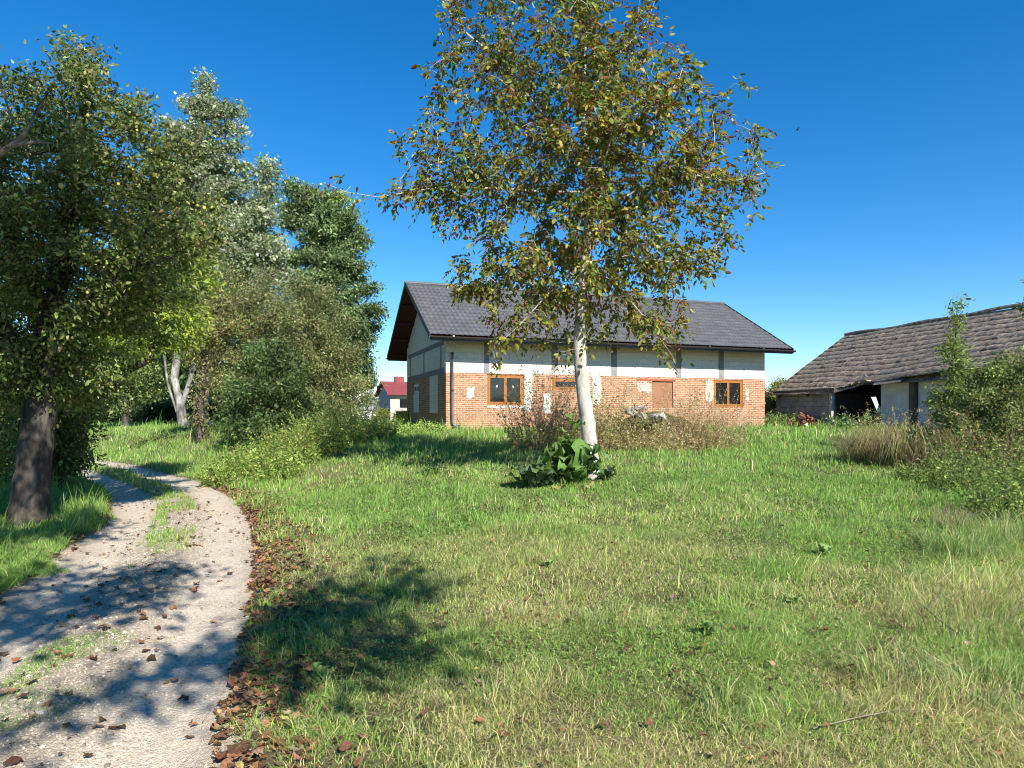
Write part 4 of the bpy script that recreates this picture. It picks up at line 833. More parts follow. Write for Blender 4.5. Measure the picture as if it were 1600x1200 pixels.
simple_tree('edge_tree', 'green tree mostly outside the right edge beside the barn', 1690, 15.5, [(1690, 600), (1688, 520)],
    [(1680, 520, 70, 70), (1700, 440, 70, 60), (1640, 470, 42, 42), (1625, 560, 34, 34), (1680, 600, 70, 60)], 600, .22, 14000, .075, .42, RG, [3, 3, 1, 2], rtrunk=.1, tip=.004, sig=.14, hexa=True)
# trees behind the viewer whose shade falls on the track and verge
def back_tree(lb, x, y, blobs_, n_, rt, extra=()):
    tree('roadside_tree', lb, 'tree', (x, y, H(x, y)), [(x, y, 2.2), (x + .1, y + .1, 4.2), (x, y + .2, 5.6)], blobs_, 520, .3, n_, .12, .55, GREEN, [2, 3, 2, 1], rtrunk=rt, tip=.006, sig=.2, twig=.03, group='trees behind the viewer', extra=extra, limb_max=.028)
back_tree('broad tree behind the viewer whose limbs shade the leafy verge', -0.9, -4.6, [((.2, -1.0, 6.2), (1.1, 1.5, .8)), ((2.0, -2.9, 6.2), (.4, .45, .25)), ((2.7, -1.25, 6.2), (.95, 1.6, .6)), ((3.1, -2.7, 6.2), (.75, 1.1, .5)), ((-1.2, -3.0, 6.6), (1.2, 1.4, 1.0))], 8600, .12,
    extra=[[(-.85, -4.5, 4.0), (.4, -3.6, 5.0), (1.6, -2.6, 5.8), (2.6, -1.6, 6.2)], [(-.85, -4.5, 4.2), (-.3, -2.6, 5.4), (.2, -1.2, 6.1)]])
back_tree('broad tree left of the viewer overhanging the shaded left verge', -5.6, .4, [((-2.4, 1.2, 6.3), (1.6, 2.2, .8)), ((-3.3, 5.0, 6.9), (1.3, 1.3, .5)), ((-4.6, 2.6, 6.4), (1.5, 1.5, 1.0)), ((-3.7, 3.2, 8.7), (1.9, 1.8, 1.3))], 20000, .12,
    extra=[[(-5.5, .5, 4.0), (-4.0, .8, 5.4), (-2.4, 1.0, 6.3)], [(-5.5, .5, 4.2), (-4.6, 2.6, 5.8), (-3.4, 4.8, 6.8)], [(-5.5, .5, 4.2), (-4.8, 1.6, 6.5), (-3.8, 3.0, 8.6)]])

# ------------------------------------------------------------------ weeds, burdock, clumps
def weed(name, label, cat, cx, cy, rx, ry, n, h, nl, leaf, asp, cols, wts, stalk='drystalk', sr=0.004, lean=0.25, group=None, kind=None, top=0.0, low=0.1):
    """many thin stalks out of one foot, leaves and seed heads along them"""
    t = thing(name, label, cat, (cx, cy, H(cx, cy)), group=group)
    a_ = rng.uniform(0, 2 * np.pi, n); q = np.sqrt(rng.random(n)); bx = cx + rx * q * np.cos(a_); by = cy + ry * q * np.sin(a_); bz_ = height(bx, by) - 0.03
    hh = h * (.28 + .72 * rng.random(n) ** 1.4) * (1 - 0.4 * q ** 2) * (.6 + .8 * fbm(bx * 2.5 + 7, by * 2.5, 2)); ln_ = rng.normal(0, lean, (n, 2)) + np.stack([np.cos(a_), np.sin(a_)], 1) * (lean * q)[:, None]
    K = 5; f = np.linspace(0, 1, K); Pn = np.zeros((n, K, 3))
    for k in range(K): Pn[:, k, 0] = bx + ln_[:, 0] * hh * f[k] ** 1.6; Pn[:, k, 1] = by + ln_[:, 1] * hh * f[k] ** 1.6; Pn[:, k, 2] = bz_ + hh * f[k] * (1 - .25 * np.linalg.norm(ln_, axis=1) * f[k])
    org = np.array([cx, cy, H(cx, cy)])
    rr = sr * (1 - .75 * f); th = np.arange(3) * 2 * np.pi / 3
    V = Pn[:, :, None, :] + np.stack([np.cos(th), np.sin(th), 0 * th], -1)[None, None] * rr[None, :, None, None]
    b_ = (np.arange(n)[:, None, None] * K + np.arange(K - 1)[None, :, None]) * 3; j = np.arange(3)[None, None]
    fq = np.stack([b_ + j, b_ + (j + 1) % 3, b_ + 3 + (j + 1) % 3, b_ + 3 + j], -1).reshape(-1, 4)
    np_mesh('stem', V.reshape(-1, 3) - org, [fq], M[stalk], t)
    m_ = n * nl; i = np.repeat(np.arange(n), nl); u = np.clip(low + (1 - low) * rng.random(m_) ** (1 - top * .6), 0, .999) * (K - 1); k = u.astype(int); fr = (u - k)[:, None]
    pos = Pn[i, k] * (1 - fr) + Pn[i, k + 1] * fr + rng.normal(0, leaf * .35, (m_, 3))
    leaves('foliage', pos - org, leaf, asp, pal(m_, cols, wts, .25) * np.exp(rng.normal(0, .2, n))[i][:, None], t, mat='leaf', hexa=True, droop=.2)
    if kind: t['kind'] = kind
    return t
DRY = [(.20, .135, .075), (.28, .20, .11), (.13, .085, .05), (.11, .12, .04)]
X, Y = at(850, 17.4)[:2]; weed('dry_weed_clump', 'brown withered weed clump left of the walnut trunk before the house wall', 'weeds', X, Y, .95, .6, 270, 3.1, 34, .042, .4, DRY, [3, 2, 2.5, 1.3], top=.5)
X, Y = at(950, 18.2)[:2]; weed('green_weed_clump', 'greener weed clump right behind the walnut trunk', 'weeds', X, Y, .8, .6, 150, 2.1, 36, .05, .45, [(.10, .12, .035), (.15, .14, .05), (.17, .12, .06)], [3, 2, 1.5], 'greenstalk')
X, Y = at(1010, 17.6)[:2]; weed('dry_weed_clump', 'straw coloured weed clump below the rubble chunks', 'weeds', X, Y, 1.3, .5, 200, .95, 26, .042, .36, [(.30, .24, .12), (.22, .17, .08), (.15, .15, .05)], [3, 2, 2], top=.3)
X, Y = at(1090, 18.4)[:2]; weed('dry_weed_clump', 'straw coloured weed clump under the boarded opening', 'weeds', X, Y, 1.3, .7, 230, 2.1, 24, .042, .36, [(.28, .21, .11), (.21, .15, .08), (.16, .15, .06)], [3, 2, 1.6], top=.4)
X, Y = at(1128, 19.5)[:2]; weed('dead_stalk_clump', 'tall bare dead stalks before the right hand window', 'weeds', X, Y, .8, .5, 40, 2.7, 14, .04, .4, DRY, [3, 2, 3, .5], top=.8, low=.5, sr=.006, lean=.3)
for px, Y, lb in ((1075, 18.9, 'dead stalks before the boarded opening'), (985, 19.2, 'dead stalks leaning over the rubble chunks'), (880, 18.0, 'dead stalks behind the brown withered clump')):
    X = (px - CX) / F * Y; weed('dead_stalk_clump', lb, 'weeds', X, Y, .7, .4, 34, 2.4, 16, .04, .4, DRY, [3, 2, 3, .8], top=.7, low=.35, sr=.006, lean=.25)
X, Y = at(1040, 19.5)[:2]; weed('dead_stalk_clump', 'dead stalks standing on the mound left of the boarded opening', 'weeds', X, Y, .8, .5, 44, 2.6, 14, .04, .4, DRY, [3, 2, 3, .8], top=.8, low=.4, sr=.006, lean=.25)
# the weedy mound itself
mx_, my_ = at(1025, 19.4)[:2]; V, T_, Q_ = ball(1.0, 14, 28); V = V * np.array([1.3, .75, .86]); V = V * (0.8 + .4 * fbm(V[:, 0] * 1.6 + 4, V[:, 1] * 1.6 + V[:, 2]))[:, None]
o = np_mesh('earth_mound', V, [T_, Q_], M['soil'], tint=ground_tint(V[:, 0] + 40, V[:, 1] + 30), smooth=True); o.location = (mx_, my_, H(mx_, my_) + .1); tag(o, 'low mound of earth and weeds before the house wall', 'mound', kind='structure')
for k, (px, Y, h_, lb) in enumerate([(965, 18.4, 1.35, 'dry weeds climbing the left flank of the mound'), (1050, 18.6, 1.3, 'dry weeds climbing the right flank of the mound'), (1090, 18.0, .8, 'low straw weeds at the right foot of the mound'), (905, 17.6, 1.3, 'brown weeds between the dry clump and the walnut trunk')]):
    X = (px - CX) / F * Y; weed('dry_weed_clump', lb, 'weeds', X, Y, .85, .5, 150, h_ * 1.35, 26, .042, .4, [(.26, .20, .10), (.19, .14, .075), (.14, .15, .05)], [2, 2, 2 if k != 4 else .5], top=.35)
# weedy bank above the track: a solid mass of nettles
NET = [(.115, .165, .032), (.155, .20, .045), (.085, .125, .026), (.19, .175, .065)]
for k, (px, Y, h_, n_, lb) in enumerate([(395, 15.6, 1.05, 300, 'green nettle clump lowest on the bank beside the track'), (430, 17.0, 1.3, 360, 'green nettle clump on the middle of the bank'), (475, 18.2, 1.5, 380, 'tall green nettle clump under the elder bush'), (520, 19.6, 1.6, 380, 'tall nettle clump at the top of the bank below the shrubs'), (560, 21.5, 1.45, 300, 'yellowing nettle clump at the right end of the bank')]):
    X = (px - CX) / F * Y; weed('nettle_clump', lb, 'weeds', X, Y, 1.15, .95, n_, h_, 34, .055, .42, NET, [3, 3, 2, 1 + k * .5], 'greenstalk', group='nettles on the bank', lean=.2)
X, Y = at(545, 24)[:2]; weed('dry_weed_clump', 'dry brown weeds at the top of the bank before the ash', 'weeds', X, Y, 1.2, .7, 120, 1.4, 22, .045, .4, DRY, [3, 3, 2, 2], top=.5)
for k, (px, Y, h_, lb) in enumerate([(610, 24.3, .62, 'low bright weed clump left of the house corner'), (650, 25.2, .55, 'low bright weed clump under the shaded gable'), (585, 26.5, .75, 'low bright weed clump before the distant red roof house')]):
    X = (px - CX) / F * Y; weed('green_weed_clump', lb, 'weeds', X, Y, 1.1, .8, 200, h_, 22, .075, .5, [(.14, .21, .05), (.18, .24, .07), (.11, .16, .04)], [2, 2, 1], 'greenstalk', group='weeds by the gable')
# right hand side
for k, (px, Y, h_, lb) in enumerate([(1530, 13.0, 1.9, 'dry brown stalks standing through the large shrub'), (1585, 12.4, 2.0, 'dry brown stalks at the right edge of the shrubs'), (1475, 13.6, 1.3, 'dry brown stalks through the small shrub by the straw grass')]):
    X = (px - CX) / F * Y; weed('dead_stalk_clump', lb, 'weeds', X, Y, .8, .5, 60, h_, 14, .04, .4, DRY, [3, 2, 3, 2], top=.4, sr=.005, lean=.3)
X, Y = at(1405, 15.0)[:2]; weed('straw_grass_clump', 'straw yellow arching grass clump left of the tangled shrubs', 'grass clump', X, Y, .75, .5, 420, .85, 5, .10, .1, [(.32, .27, .12), (.24, .22, .09), (.15, .17, .05)], [2, 2, 2], lean=.5, sr=.003)
X, Y = at(1450, 15.6)[:2]; weed('brown_reed_clump', 'rust brown seeding weed clump against the tangled shrubs', 'weeds', X, Y, .6, .4, 150, 1.25, 20, .05, .3, [(.25, .16, .08), (.32, .22, .12), (.18, .12, .06)], [2, 2, 1], top=.7)
X, Y = at(1380, 24.6)[:2]; weed('brown_reed_clump', 'pale seeding weeds growing before the whitewashed barn wall', 'weeds', X, Y, 1.1, .5, 90, 1.25, 14, .06, .3, [(.27, .21, .11), (.2, .18, .08), (.12, .14, .05)], [2, 2, 2], top=.5)
X, Y = at(1330, 27)[:2]; weed('green_weed_clump', 'dark green weeds in the mouth of the open barn bay', 'weeds', X, Y, .9, .5, 70, 1.15, 16, .11, .5, [(.08, .12, .04), (.11, .16, .06)], [1, 1], 'greenstalk')
X, Y = at(1222, 30.3)[:2]; weed('green_weed_clump', 'green weeds between the brick house corner and the brick heap', 'weeds', X, Y, .8, .6, 120, 1.0, 22, .07, .45, [(.09, .13, .035), (.13, .16, .05)], [1, 1], 'greenstalk')
for k, (px, Y, rx, h_, lb) in enumerate([(1560, 10.6, 1.1, 1.05, 'leafy weed clump under the large shrub at the right edge'), (1470, 12.0, .9, .55, 'leafy weed clump below the tangled brown shrub'), (1610, 8.8, .75, 1.0, 'leafy weed clump nearest on the right edge'), (1560, 12.4, 1.2, 1.5, 'taller leafy weeds at the foot of the large shrub')]):
    X = (px - CX) / F * Y; weed('green_weed_clump', lb, 'weeds', X, Y, rx, .7, 200, h_, 24, .042, .5, [(.085, .12, .03), (.125, .16, .045), (.06, .085, .024)], [2, 2, 1], 'greenstalk', lean=.3, group='weeds at the right edge')

def big_leaf(L_, W_, wav, seed):
    """one burdock leaf as a ruffled grid: stalk then heart-shaped blade arching over"""
    rd = np.random.default_rng(seed); nu_, nv = 11, 7; u = np.linspace(0, 1, nu_); v = np.linspace(-1, 1, nv); U, Vv = np.meshgrid(u, v, indexing='ij')
    wid = W_ * np.where(U < .16, .05, np.sin(np.pi * np.clip((U - .12) / .9, 0, 1)) ** .62) * .5
    ph = rd.uniform(0, 6, 3); x = L_ * (U - .25 * U ** 2.2); z_ = L_ * (1.0 * U - .62 * U ** 2.6) * rd.uniform(.7, 1.1); y = wid * Vv
    z_ = z_ + wav * W_ * np.abs(Vv) ** 1.6 * np.sin(U * 17 + ph[0] + Vv) * (U > .16) + .16 * W_ * Vv ** 2 * np.sin(np.pi * U); y = y + wav * .4 * W_ * np.sin(U * 13 + ph[1]) * np.abs(Vv)
    ii = (np.arange(nu_ - 1)[:, None] * nv + np.arange(nv - 1)[None]).ravel()
    return np.stack([x.ravel(), y.ravel(), z_.ravel()], 1), np.stack([ii, ii + 1, ii + nv + 1, ii + nv], 1)
def burdock(label, px, Y, n, size, cols, yellow=0, flat=1.0):
    X = (px - CX) / F * Y; t = thing('burdock', label, 'plant', (X, Y, H(X, Y) - .03)); Vs, Fs_, Ts = [], [], []; b_ = 0
    for k in range(n):
        e = rng.uniform(-.05, 1.0) * flat; V, Fq = big_leaf(size * rng.uniform(.4, 1.1), size * rng.uniform(.3, .52), rng.uniform(.10, .24), 1000 + k + int(px))
        a_ = rng.uniform(0, 2 * np.pi); ce, se = np.cos(e), np.sin(e); x = V[:, 0] * ce - V[:, 2] * se; z_ = V[:, 0] * se + V[:, 2] * ce
        ca, sa = np.cos(a_), np.sin(a_); o_ = rng.normal(0, .07 * size, 2)
        Vs.append(np.stack([x * ca - V[:, 1] * sa + o_[0], x * sa + V[:, 1] * ca + o_[1], z_ + .02], 1)); Fs_.append(Fq + b_); b_ += len(V); Ts.append(np.repeat(pal(1, cols, np.ones(len(cols)), .15), len(V), 0))
    np_mesh('foliage', np.concatenate(Vs), [np.concatenate(Fs_)], M['leaf'], t, tint=np.concatenate(Ts), smooth=True)
    for k in range(yellow):
        V, Fq = big_leaf(size * .36, size * .24, .07, 77 + k); o = np_mesh('withered_leaf', V, [Fq], M['deadleaf'], t, tint=np.repeat(pal(1, [(.34, .27, .11)], [1], .1), len(V), 0), smooth=True); o.location = (-.22 + .26 * k, -.42, .02); o.rotation_euler = (0.2, .3, -1.9 + k); o['label'] = 'yellow withered leaf at the foot of the plant'
    return t
BUR = [(.10, .18, .045), (.135, .225, .06), (.18, .28, .10)]
burdock('large dark green burdock with ruffled leaves before the walnut trunk', 898, 11.55, 60, .96, BUR, 2, 1.2)
burdock('low burdock rosette left of the large one', 832, 11.2, 26, .58, [(.09, .14, .06), (.12, .17, .08)], 0, .6)
burdock('low burdock rosette right of the large one', 945, 11.9, 14, .4, [(.09, .14, .06), (.07, .12, .05)], 0, .7)
bst = thing('burdock_stalk', 'upright stalk with big green leaves directly before the walnut trunk', 'plant', at(893, 11.9)); V_, F_, T_2 = [], [], []; b_ = 0
for k, (h_, s_, a_) in enumerate([(1.0, .34, -1.4), (.9, .34, .3), (.8, .36, 2.9), (.65, .4, -2.2), (.55, .4, 1.2), (1.12, .26, 1.8)]):
    V, Fq = big_leaf(s_, s_ * .75, .1, 300 + k); ca, sa = math.cos(a_), math.sin(a_); V_.append(np.stack([V[:, 0] * ca - V[:, 1] * sa, V[:, 0] * sa + V[:, 1] * ca, V[:, 2] + h_], 1)); F_.append(Fq + b_); b_ += len(V); T_2.append(np.repeat(pal(1, BUR, [1, 1, 1], .15), len(V), 0))
np_mesh('foliage', np.concatenate(V_), [np.concatenate(F_)], M['leaf'], bst, tint=np.concatenate(T_2), smooth=True)
mb = MB(); mb.tube([(0, 0, -.05), (.01, 0, .6), (0, .01, 1.13)], [.016, .012, .006], 7); mb.build('stem', M['greenstalk'], bst, smooth=True)

# ------------------------------------------------------------------ grass: one blade at a time
def in_house(x, y):
    c, s = math.cos(TH), math.sin(TH); u = (x - X0) * c + (y - Y0) * s; v = -(x - X0) * s + (y - Y0) * c
    return (u > -.02) & (u < L + .02) & (v > -.02) & (v < D)
def in_barn(x, y):
    dx, dy = x - B0[0], y - B0[1]; s = dx * RD[0] + dy * RD[1]; t = -(dx * -RD[1] + dy * RD[0])
    return (s > 0) & (s < 14) & (t < 4.25) & (t > -5)
def blades(n, y0, y1, hmul, wd, curve, xr=None):
    u = rng.random(n); y = np.sqrt(y0 ** 2 + u * (y1 ** 2 - y0 ** 2)); hw = .80 * y + 1.6
    x = rng.uniform(-1, 1, n) * hw
    s = road_s(x, y); a_ = np.abs(s); pn = fbm(x * 1.9 + 31, y * 1.9, 3); edge_n = HW + .03 + .6 * (fbm(x * 2.0, y * 2.0 + 8) - .5)
    mid = (np.abs(s + .05) < .30) & (pn + .16 * (fbm(x * 7, y * 7 + 20, 2) - .5) > np.interp(y, [3, 6, 9, 11, 16, 40], [.56, .53, .50, .45, .37, .3])) & (rng.random(n) < np.interp(y, [3, 8, 12], [.4, .55, .9]))
    keep = ((a_ > edge_n - .05) | mid) & ~in_house(x, y) & ~in_barn(x, y)
    thin = (s > 0) & (a_ < HW + .85 + .3 * (pn - .5)) & (y < 12); keep &= ~thin | (rng.random(n) < .6)
    bare = fbm(x * 1.15 + 77, y * 1.15 + 12, 3); keep &= rng.random(n) < np.clip(1.25 - 1.5 * smooth01((bare - .52) / .22), .35, 1)
    x, y, s, pn = x[keep], y[keep], s[keep], pn[keep]; m_ = len(x)
    tall = fbm(x * .8 + 5, y * .8 + 5, 3); tuft = smooth01((fbm(x * 2.3 + 60, y * 2.3, 2) - .54) / .16)
    h = (.026 + .034 * tall + .10 * tuft * rng.random(m_) ** 2) * np.exp(rng.normal(0, .35, m_)) * hmul
    h = np.where(s < -HW, h * 1.7 + .02, h); h = np.where(np.abs(s) < HW - .1, h * .9, h)
    far = smooth01((y - 13) / 9); h = h * (1 + .5 * far)
    rgt = smooth01((x / y - .5) / .25) * smooth01((s) / 2); h = h * (1 + 1.1 * rgt * rng.random(m_))
    w_ = wd * rng.uniform(.6, 1.4, m_)
    # colour of the blade: green, blue-green, straw, by patch
    dry = smooth01((fbm(x * .55 + 13, y * .55 + 40, 3) - .43) / .2); dry = dry * np.interp(y, [3, 7, 10, 16], [1, .62, .30, .12]) * np.where(s < 0, .25, 1); dry = np.clip(dry + .3 * smooth01((6.5 - y) / 3.5) * (s > 0), 0, 1)
    pick = rng.random(m_); lush = np.array([.18, .32, .055]); yel = np.array([.38, .40, .10]); straw = np.array([.56, .47, .25]); blue = np.array([.20, .30, .10]); brown = np.array([.28, .185, .10])
    c = lush[None] * (1 - .6 * dry[:, None]) + yel[None] * (.6 * dry[:, None]); c = np.where((pick < .22)[:, None], blue[None] * .6 + c * .4, c)
    c = np.where((pick > 1 - .07 - .40 * dry)[:, None], straw[None], c); c = np.where((pick > 1 - .015 - .09 * dry)[:, None], brown[None], c)
    c = c * np.interp(y, [3, 9, 12], [1.16, 1.1, 1.0])[:, None] * np.exp(rng.normal(0, .26, (m_, 1))) * (.85 + .3 * fbm(x * 3, y * 3)[:, None])
    return blade_geo(x, y, np.where(np.abs(s) < HW - .1, road_z(x, y, s), height(x, y)) - .012, h, w_, c, curve)
def blade_geo(x, y, z_, h, w_, c, curve):
    m_ = len(x); a_ = rng.uniform(0, 2 * np.pi, m_); d = np.stack([np.cos(a_), np.sin(a_)], 1); la = rng.uniform(0, 2 * np.pi, m_); ln_ = np.stack([np.cos(la), np.sin(la)], 1) * (h * rng.uniform(.1, 1.0, m_) * curve)[:, None]
    V = np.zeros((m_, 5, 3)); b2 = np.stack([x, y], 1)
    V[:, 0, :2] = b2 - d * w_[:, None] * .5; V[:, 1, :2] = b2 + d * w_[:, None] * .5; V[:, 0, 2] = V[:, 1, 2] = z_
    mm = b2 + ln_ * .35; V[:, 2, :2] = mm + d * w_[:, None] * .42; V[:, 3, :2] = mm - d * w_[:, None] * .42; V[:, 2, 2] = V[:, 3, 2] = z_ + h * .6
    V[:, 4, :2] = b2 + ln_; V[:, 4, 2] = z_ + h * np.clip(1.1 - .45 * np.linalg.norm(ln_, axis=1) / h, .3, 1)
    return V.reshape(-1, 3), c, m_
GV, GC = [], []
for a_ in ((440000, 2.3, 5.2, .86, .0034, 2.1), (340000, 5.2, 8.5, 1.0, .0046, 1.7), (230000, 8.5, 13, 1.35, .0075, 1.1), (140000, 13, 20, 1.6, .012, .9), (120000, 20, 33, 1.9, .02, .8), (40000, 33, 70, 2.2, .05, .6)):
    V, c, m_ = blades(*a_); GV.append(V); GC.append(c)
n_ = 90000; y = np.sqrt(2.4 ** 2 + rng.random(n_) * (9 ** 2 - 2.4 ** 2)); x = rng.uniform(-1, 1, n_) * (.8 * y + 1.4); s = road_s(x, y)
k = (np.abs(s) > HW + .1) & (rng.random(n_) < .25 + 1.6 * np.clip(fbm(x * .8 + 13, y * .8 + 40, 3) - .4, 0, 1)); x, y = x[k], y[k]; n_ = len(x)
V, c, m_ = blade_geo(x, y, height(x, y) + rng.uniform(.0, .018, n_), np.full(n_, .011), rng.uniform(.002, .005, n_), pal(n_, [(.46, .37, .19), (.34, .25, .13), (.22, .15, .085)], [3, 2, 2], .2), 8.0); GV.append(V); GC.append(c)
V = np.concatenate(GV); c = np.concatenate(GC); nB = len(c); b_ = np.arange(nB)[:, None] * 5
gr = np_mesh('grass', V, [b_ + np.array([[0, 1, 2, 3]]), b_ + np.array([[3, 2, 4]])], M['grass'], tint=np.repeat(c, 5, 0))
tag(gr, 'short uneven lawn and verge grass, green with straw patches', 'grass', kind='stuff')

# clover and small broad-leaved lawn weeds
n_ = 130000; u = rng.random(n_); y = np.sqrt(3.2 ** 2 + u * (13 ** 2 - 3.2 ** 2)); x = rng.uniform(-.6, 1, n_) * (.8 * y + 1); pn = fbm(x * .9 + 90, y * .9 + 3, 3); s = road_s(x, y)
k = (s > HW + .3) & (pn > .50 + .05 * rng.normal(size=n_)); x, y = x[k], y[k]; n_ = len(x); pos = np.stack([x, y, height(x, y) + rng.uniform(.01, .05, n_)], 1)
ax = rdir(n_); ax[:, 2] *= .4; Lc = rng.uniform(.011, .025, n_) * np.interp(y, [3, 13], [1, 1.5]); V, Fs, k = leaf_mesh(pos, ax, rdir(n_) * .6 + np.array([0, 0, 1.0]), Lc, Lc * .9, True)
cl = np_mesh('clover', V, Fs, M['grass'], tint=np.repeat(pal(n_, [(.16, .26, .06), (.20, .30, .07), (.12, .20, .05)], [2, 2, 1], .2), k, 0)); tag(cl, 'low clover and small leafy weeds in the lawn', 'clover', kind='stuff')

# fallen leaves: thick along the right edge of the track, thin over the lawn
def litter(n_, band):
    if band: 
        y = rng.uniform(2.3, 14, n_) ** 1.0; s = HW - .12 + np.abs(rng.normal(0, .30, n_)) + .1 * (fbm(y * 1.5, y * 0) - .5); q_ = rng.random(n_); s = np.where(q_ < .14, -s - .05, np.where(q_ < .21, rng.normal(0, .28, n_), s))
    else: y = np.sqrt(2.6 ** 2 + rng.random(n_) * (14 ** 2 - 2.6 ** 2)); s = None
    if band: c = np.interp(y, _yy, _xx); d = np.interp(y, _yy, _dx); nn = np.sqrt(1 + d * d); x = c + s / nn; y = y - s * d / nn
    else:
        x = rng.uniform(-.85, .9, n_) * (.8 * y + 1); s = road_s(x, y); k = (np.abs(s) > .2) & (rng.random(n_) < np.where(np.abs(s) < HW, .35, .25 + 1.5 * np.clip(fbm(x * .9 + 44, y * .9) - .42, 0, 1) + .5 * np.exp(-np.abs(s - HW) / 2))); x, y, s = x[k], y[k], s[k]
    n_ = len(x); z_ = np.where(np.abs(s) < HW - .05, road_z(x, y, s) + .012, height(x, y) + rng.uniform(.0, .03, n_) + (0 if band else .022))
    L_ = rng.uniform(.014, .046, n_) * (1.0 if band else .8); k = 13; th = np.linspace(0, 2 * np.pi, k - 1, endpoint=False)
    rad = (.62 + .38 * np.abs(np.cos(th * 2.5)) ** .8)[None] * rng.uniform(.7, 1.15, (n_, k - 1)) * L_[:, None]; asp_ = rng.uniform(.5, .95, n_)[:, None]
    P = np.zeros((n_, k, 3)); P[:, 1:, 0] = rad * np.cos(th); P[:, 1:, 1] = rad * np.sin(th) * asp_
    cu = rng.normal(0, 14, (n_, 1)); cv = rng.uniform(2, 16, (n_, 1)); P[:, :, 2] = cu * P[:, :, 0] ** 2 + cv * P[:, :, 1] ** 2 + rng.normal(0, .1, (n_, k)) * L_[:, None]
    P[:, :, 2] = np.clip(P[:, :, 2], -.03, .045); e = rng.normal(0, .2, (n_, 2)); P[:, :, 2] += P[:, :, 0] * e[:, :1] + P[:, :, 1] * e[:, 1:]
    a_ = rng.uniform(0, 6.28, n_)[:, None]; V = np.stack([P[..., 0] * np.cos(a_) - P[..., 1] * np.sin(a_) + x[:, None], P[..., 0] * np.sin(a_) + P[..., 1] * np.cos(a_) + y[:, None], P[..., 2] + z_[:, None] + .008], -1)
    o_ = np.arange(1, k); tri = np.stack([np.zeros(k - 1, int), o_, np.roll(o_, -1)], 1); Fs = [(np.arange(n_)[:, None, None] * k + tri[None]).reshape(-1, 3)]
    return V.reshape(-1, 3), Fs, np.repeat(pal(n_, [(.20, .10, .05), (.28, .155, .075), (.12, .062, .036), (.38, .26, .07), (.25, .18, .115)], [3, 3, 4, .4, 1.2], .28), k, 0)
V1, F1, c1 = litter(4200, True); V2, F2, c2 = litter(5200, False)
lt = np_mesh('leaf_litter', np.concatenate([V1, V2]), F1 + [f + len(V1) for f in F2], M['deadleaf'], tint=np.concatenate([c1, c2])); tag(lt, 'fallen brown leaves thick along the track edge and scattered over the lawn', 'fallen leaves', kind='stuff')

# loose gravel stones on the track
n_ = 26000; y = 2.2 + 9 * rng.random(n_) ** 1.6; s = np.where(rng.random(n_) < .65, rng.normal(0, .33, n_), rng.uniform(-1.05, 1.05, n_)); s = np.where(rng.random(n_) < .14, np.sign(s) * rng.normal(1.06, .10, n_), s)
c_ = np.interp(y, _yy, _xx); d = np.interp(y, _yy, _dx); nn = np.sqrt(1 + d * d); x = c_ + s / nn; yy = y - s * d / nn
rs = rng.uniform(.003, .010, n_) * np.exp(rng.normal(0, .35, n_)); O = np.array([(1, 0, 0), (0, 1, 0), (-1, 0, 0), (0, -1, 0), (0, 0, .75), (.55, .55, .5), (-.55, .5, .45), (-.5, -.6, .5), (.55, -.5, .5)]) 
Vg = O[None] * rng.uniform(.6, 1.3, (n_, 9, 1)) * rs[:, None, None]; a_ = rng.uniform(0, 6.28, n_); ca, sa = np.cos(a_)[:, None], np.sin(a_)[:, None]; Vx = Vg[..., 0] * ca - Vg[..., 1] * sa * .7; Vy = Vg[..., 0] * sa + Vg[..., 1] * ca * .7
Vg = np.stack([Vx + x[:, None], Vy + yy[:, None], Vg[..., 2] + road_z(x, yy, s)[:, None] + .001], -1)
ft_ = np.array([[0, 1, 5], [5, 1, 4], [0, 5, 4], [1, 2, 6], [1, 6, 4], [6, 2, 4], [2, 3, 7], [2, 7, 4], [7, 3, 4], [3, 0, 8], [3, 8, 4], [8, 0, 4]]); fg = (np.arange(n_)[:, None, None] * 9 + ft_[None]).reshape(-1, 3)
m, n, l, b = mat_new('gravel_stone'); a = n.new('ShaderNodeAttribute'); a.attribute_name = 'tint'; l.new(a.outputs['Color'], b.inputs['Base Color']); b.inputs['Roughness'].default_value = .9; b.inputs['Specular IOR Level'].default_value = .15; M['pebble'] = m
gv = np_mesh('gravel', Vg.reshape(-1, 3), [fg], M['pebble'], tint=np.repeat(pal(n_, [(.43, .365, .28), (.35, .29, .215), (.25, .205, .155), (.52, .46, .37)], [3, 3, 1.5, 1.5], .15), 9, 0)); tag(gv, 'loose pale gravel stones on the track', 'gravel', kind='stuff')

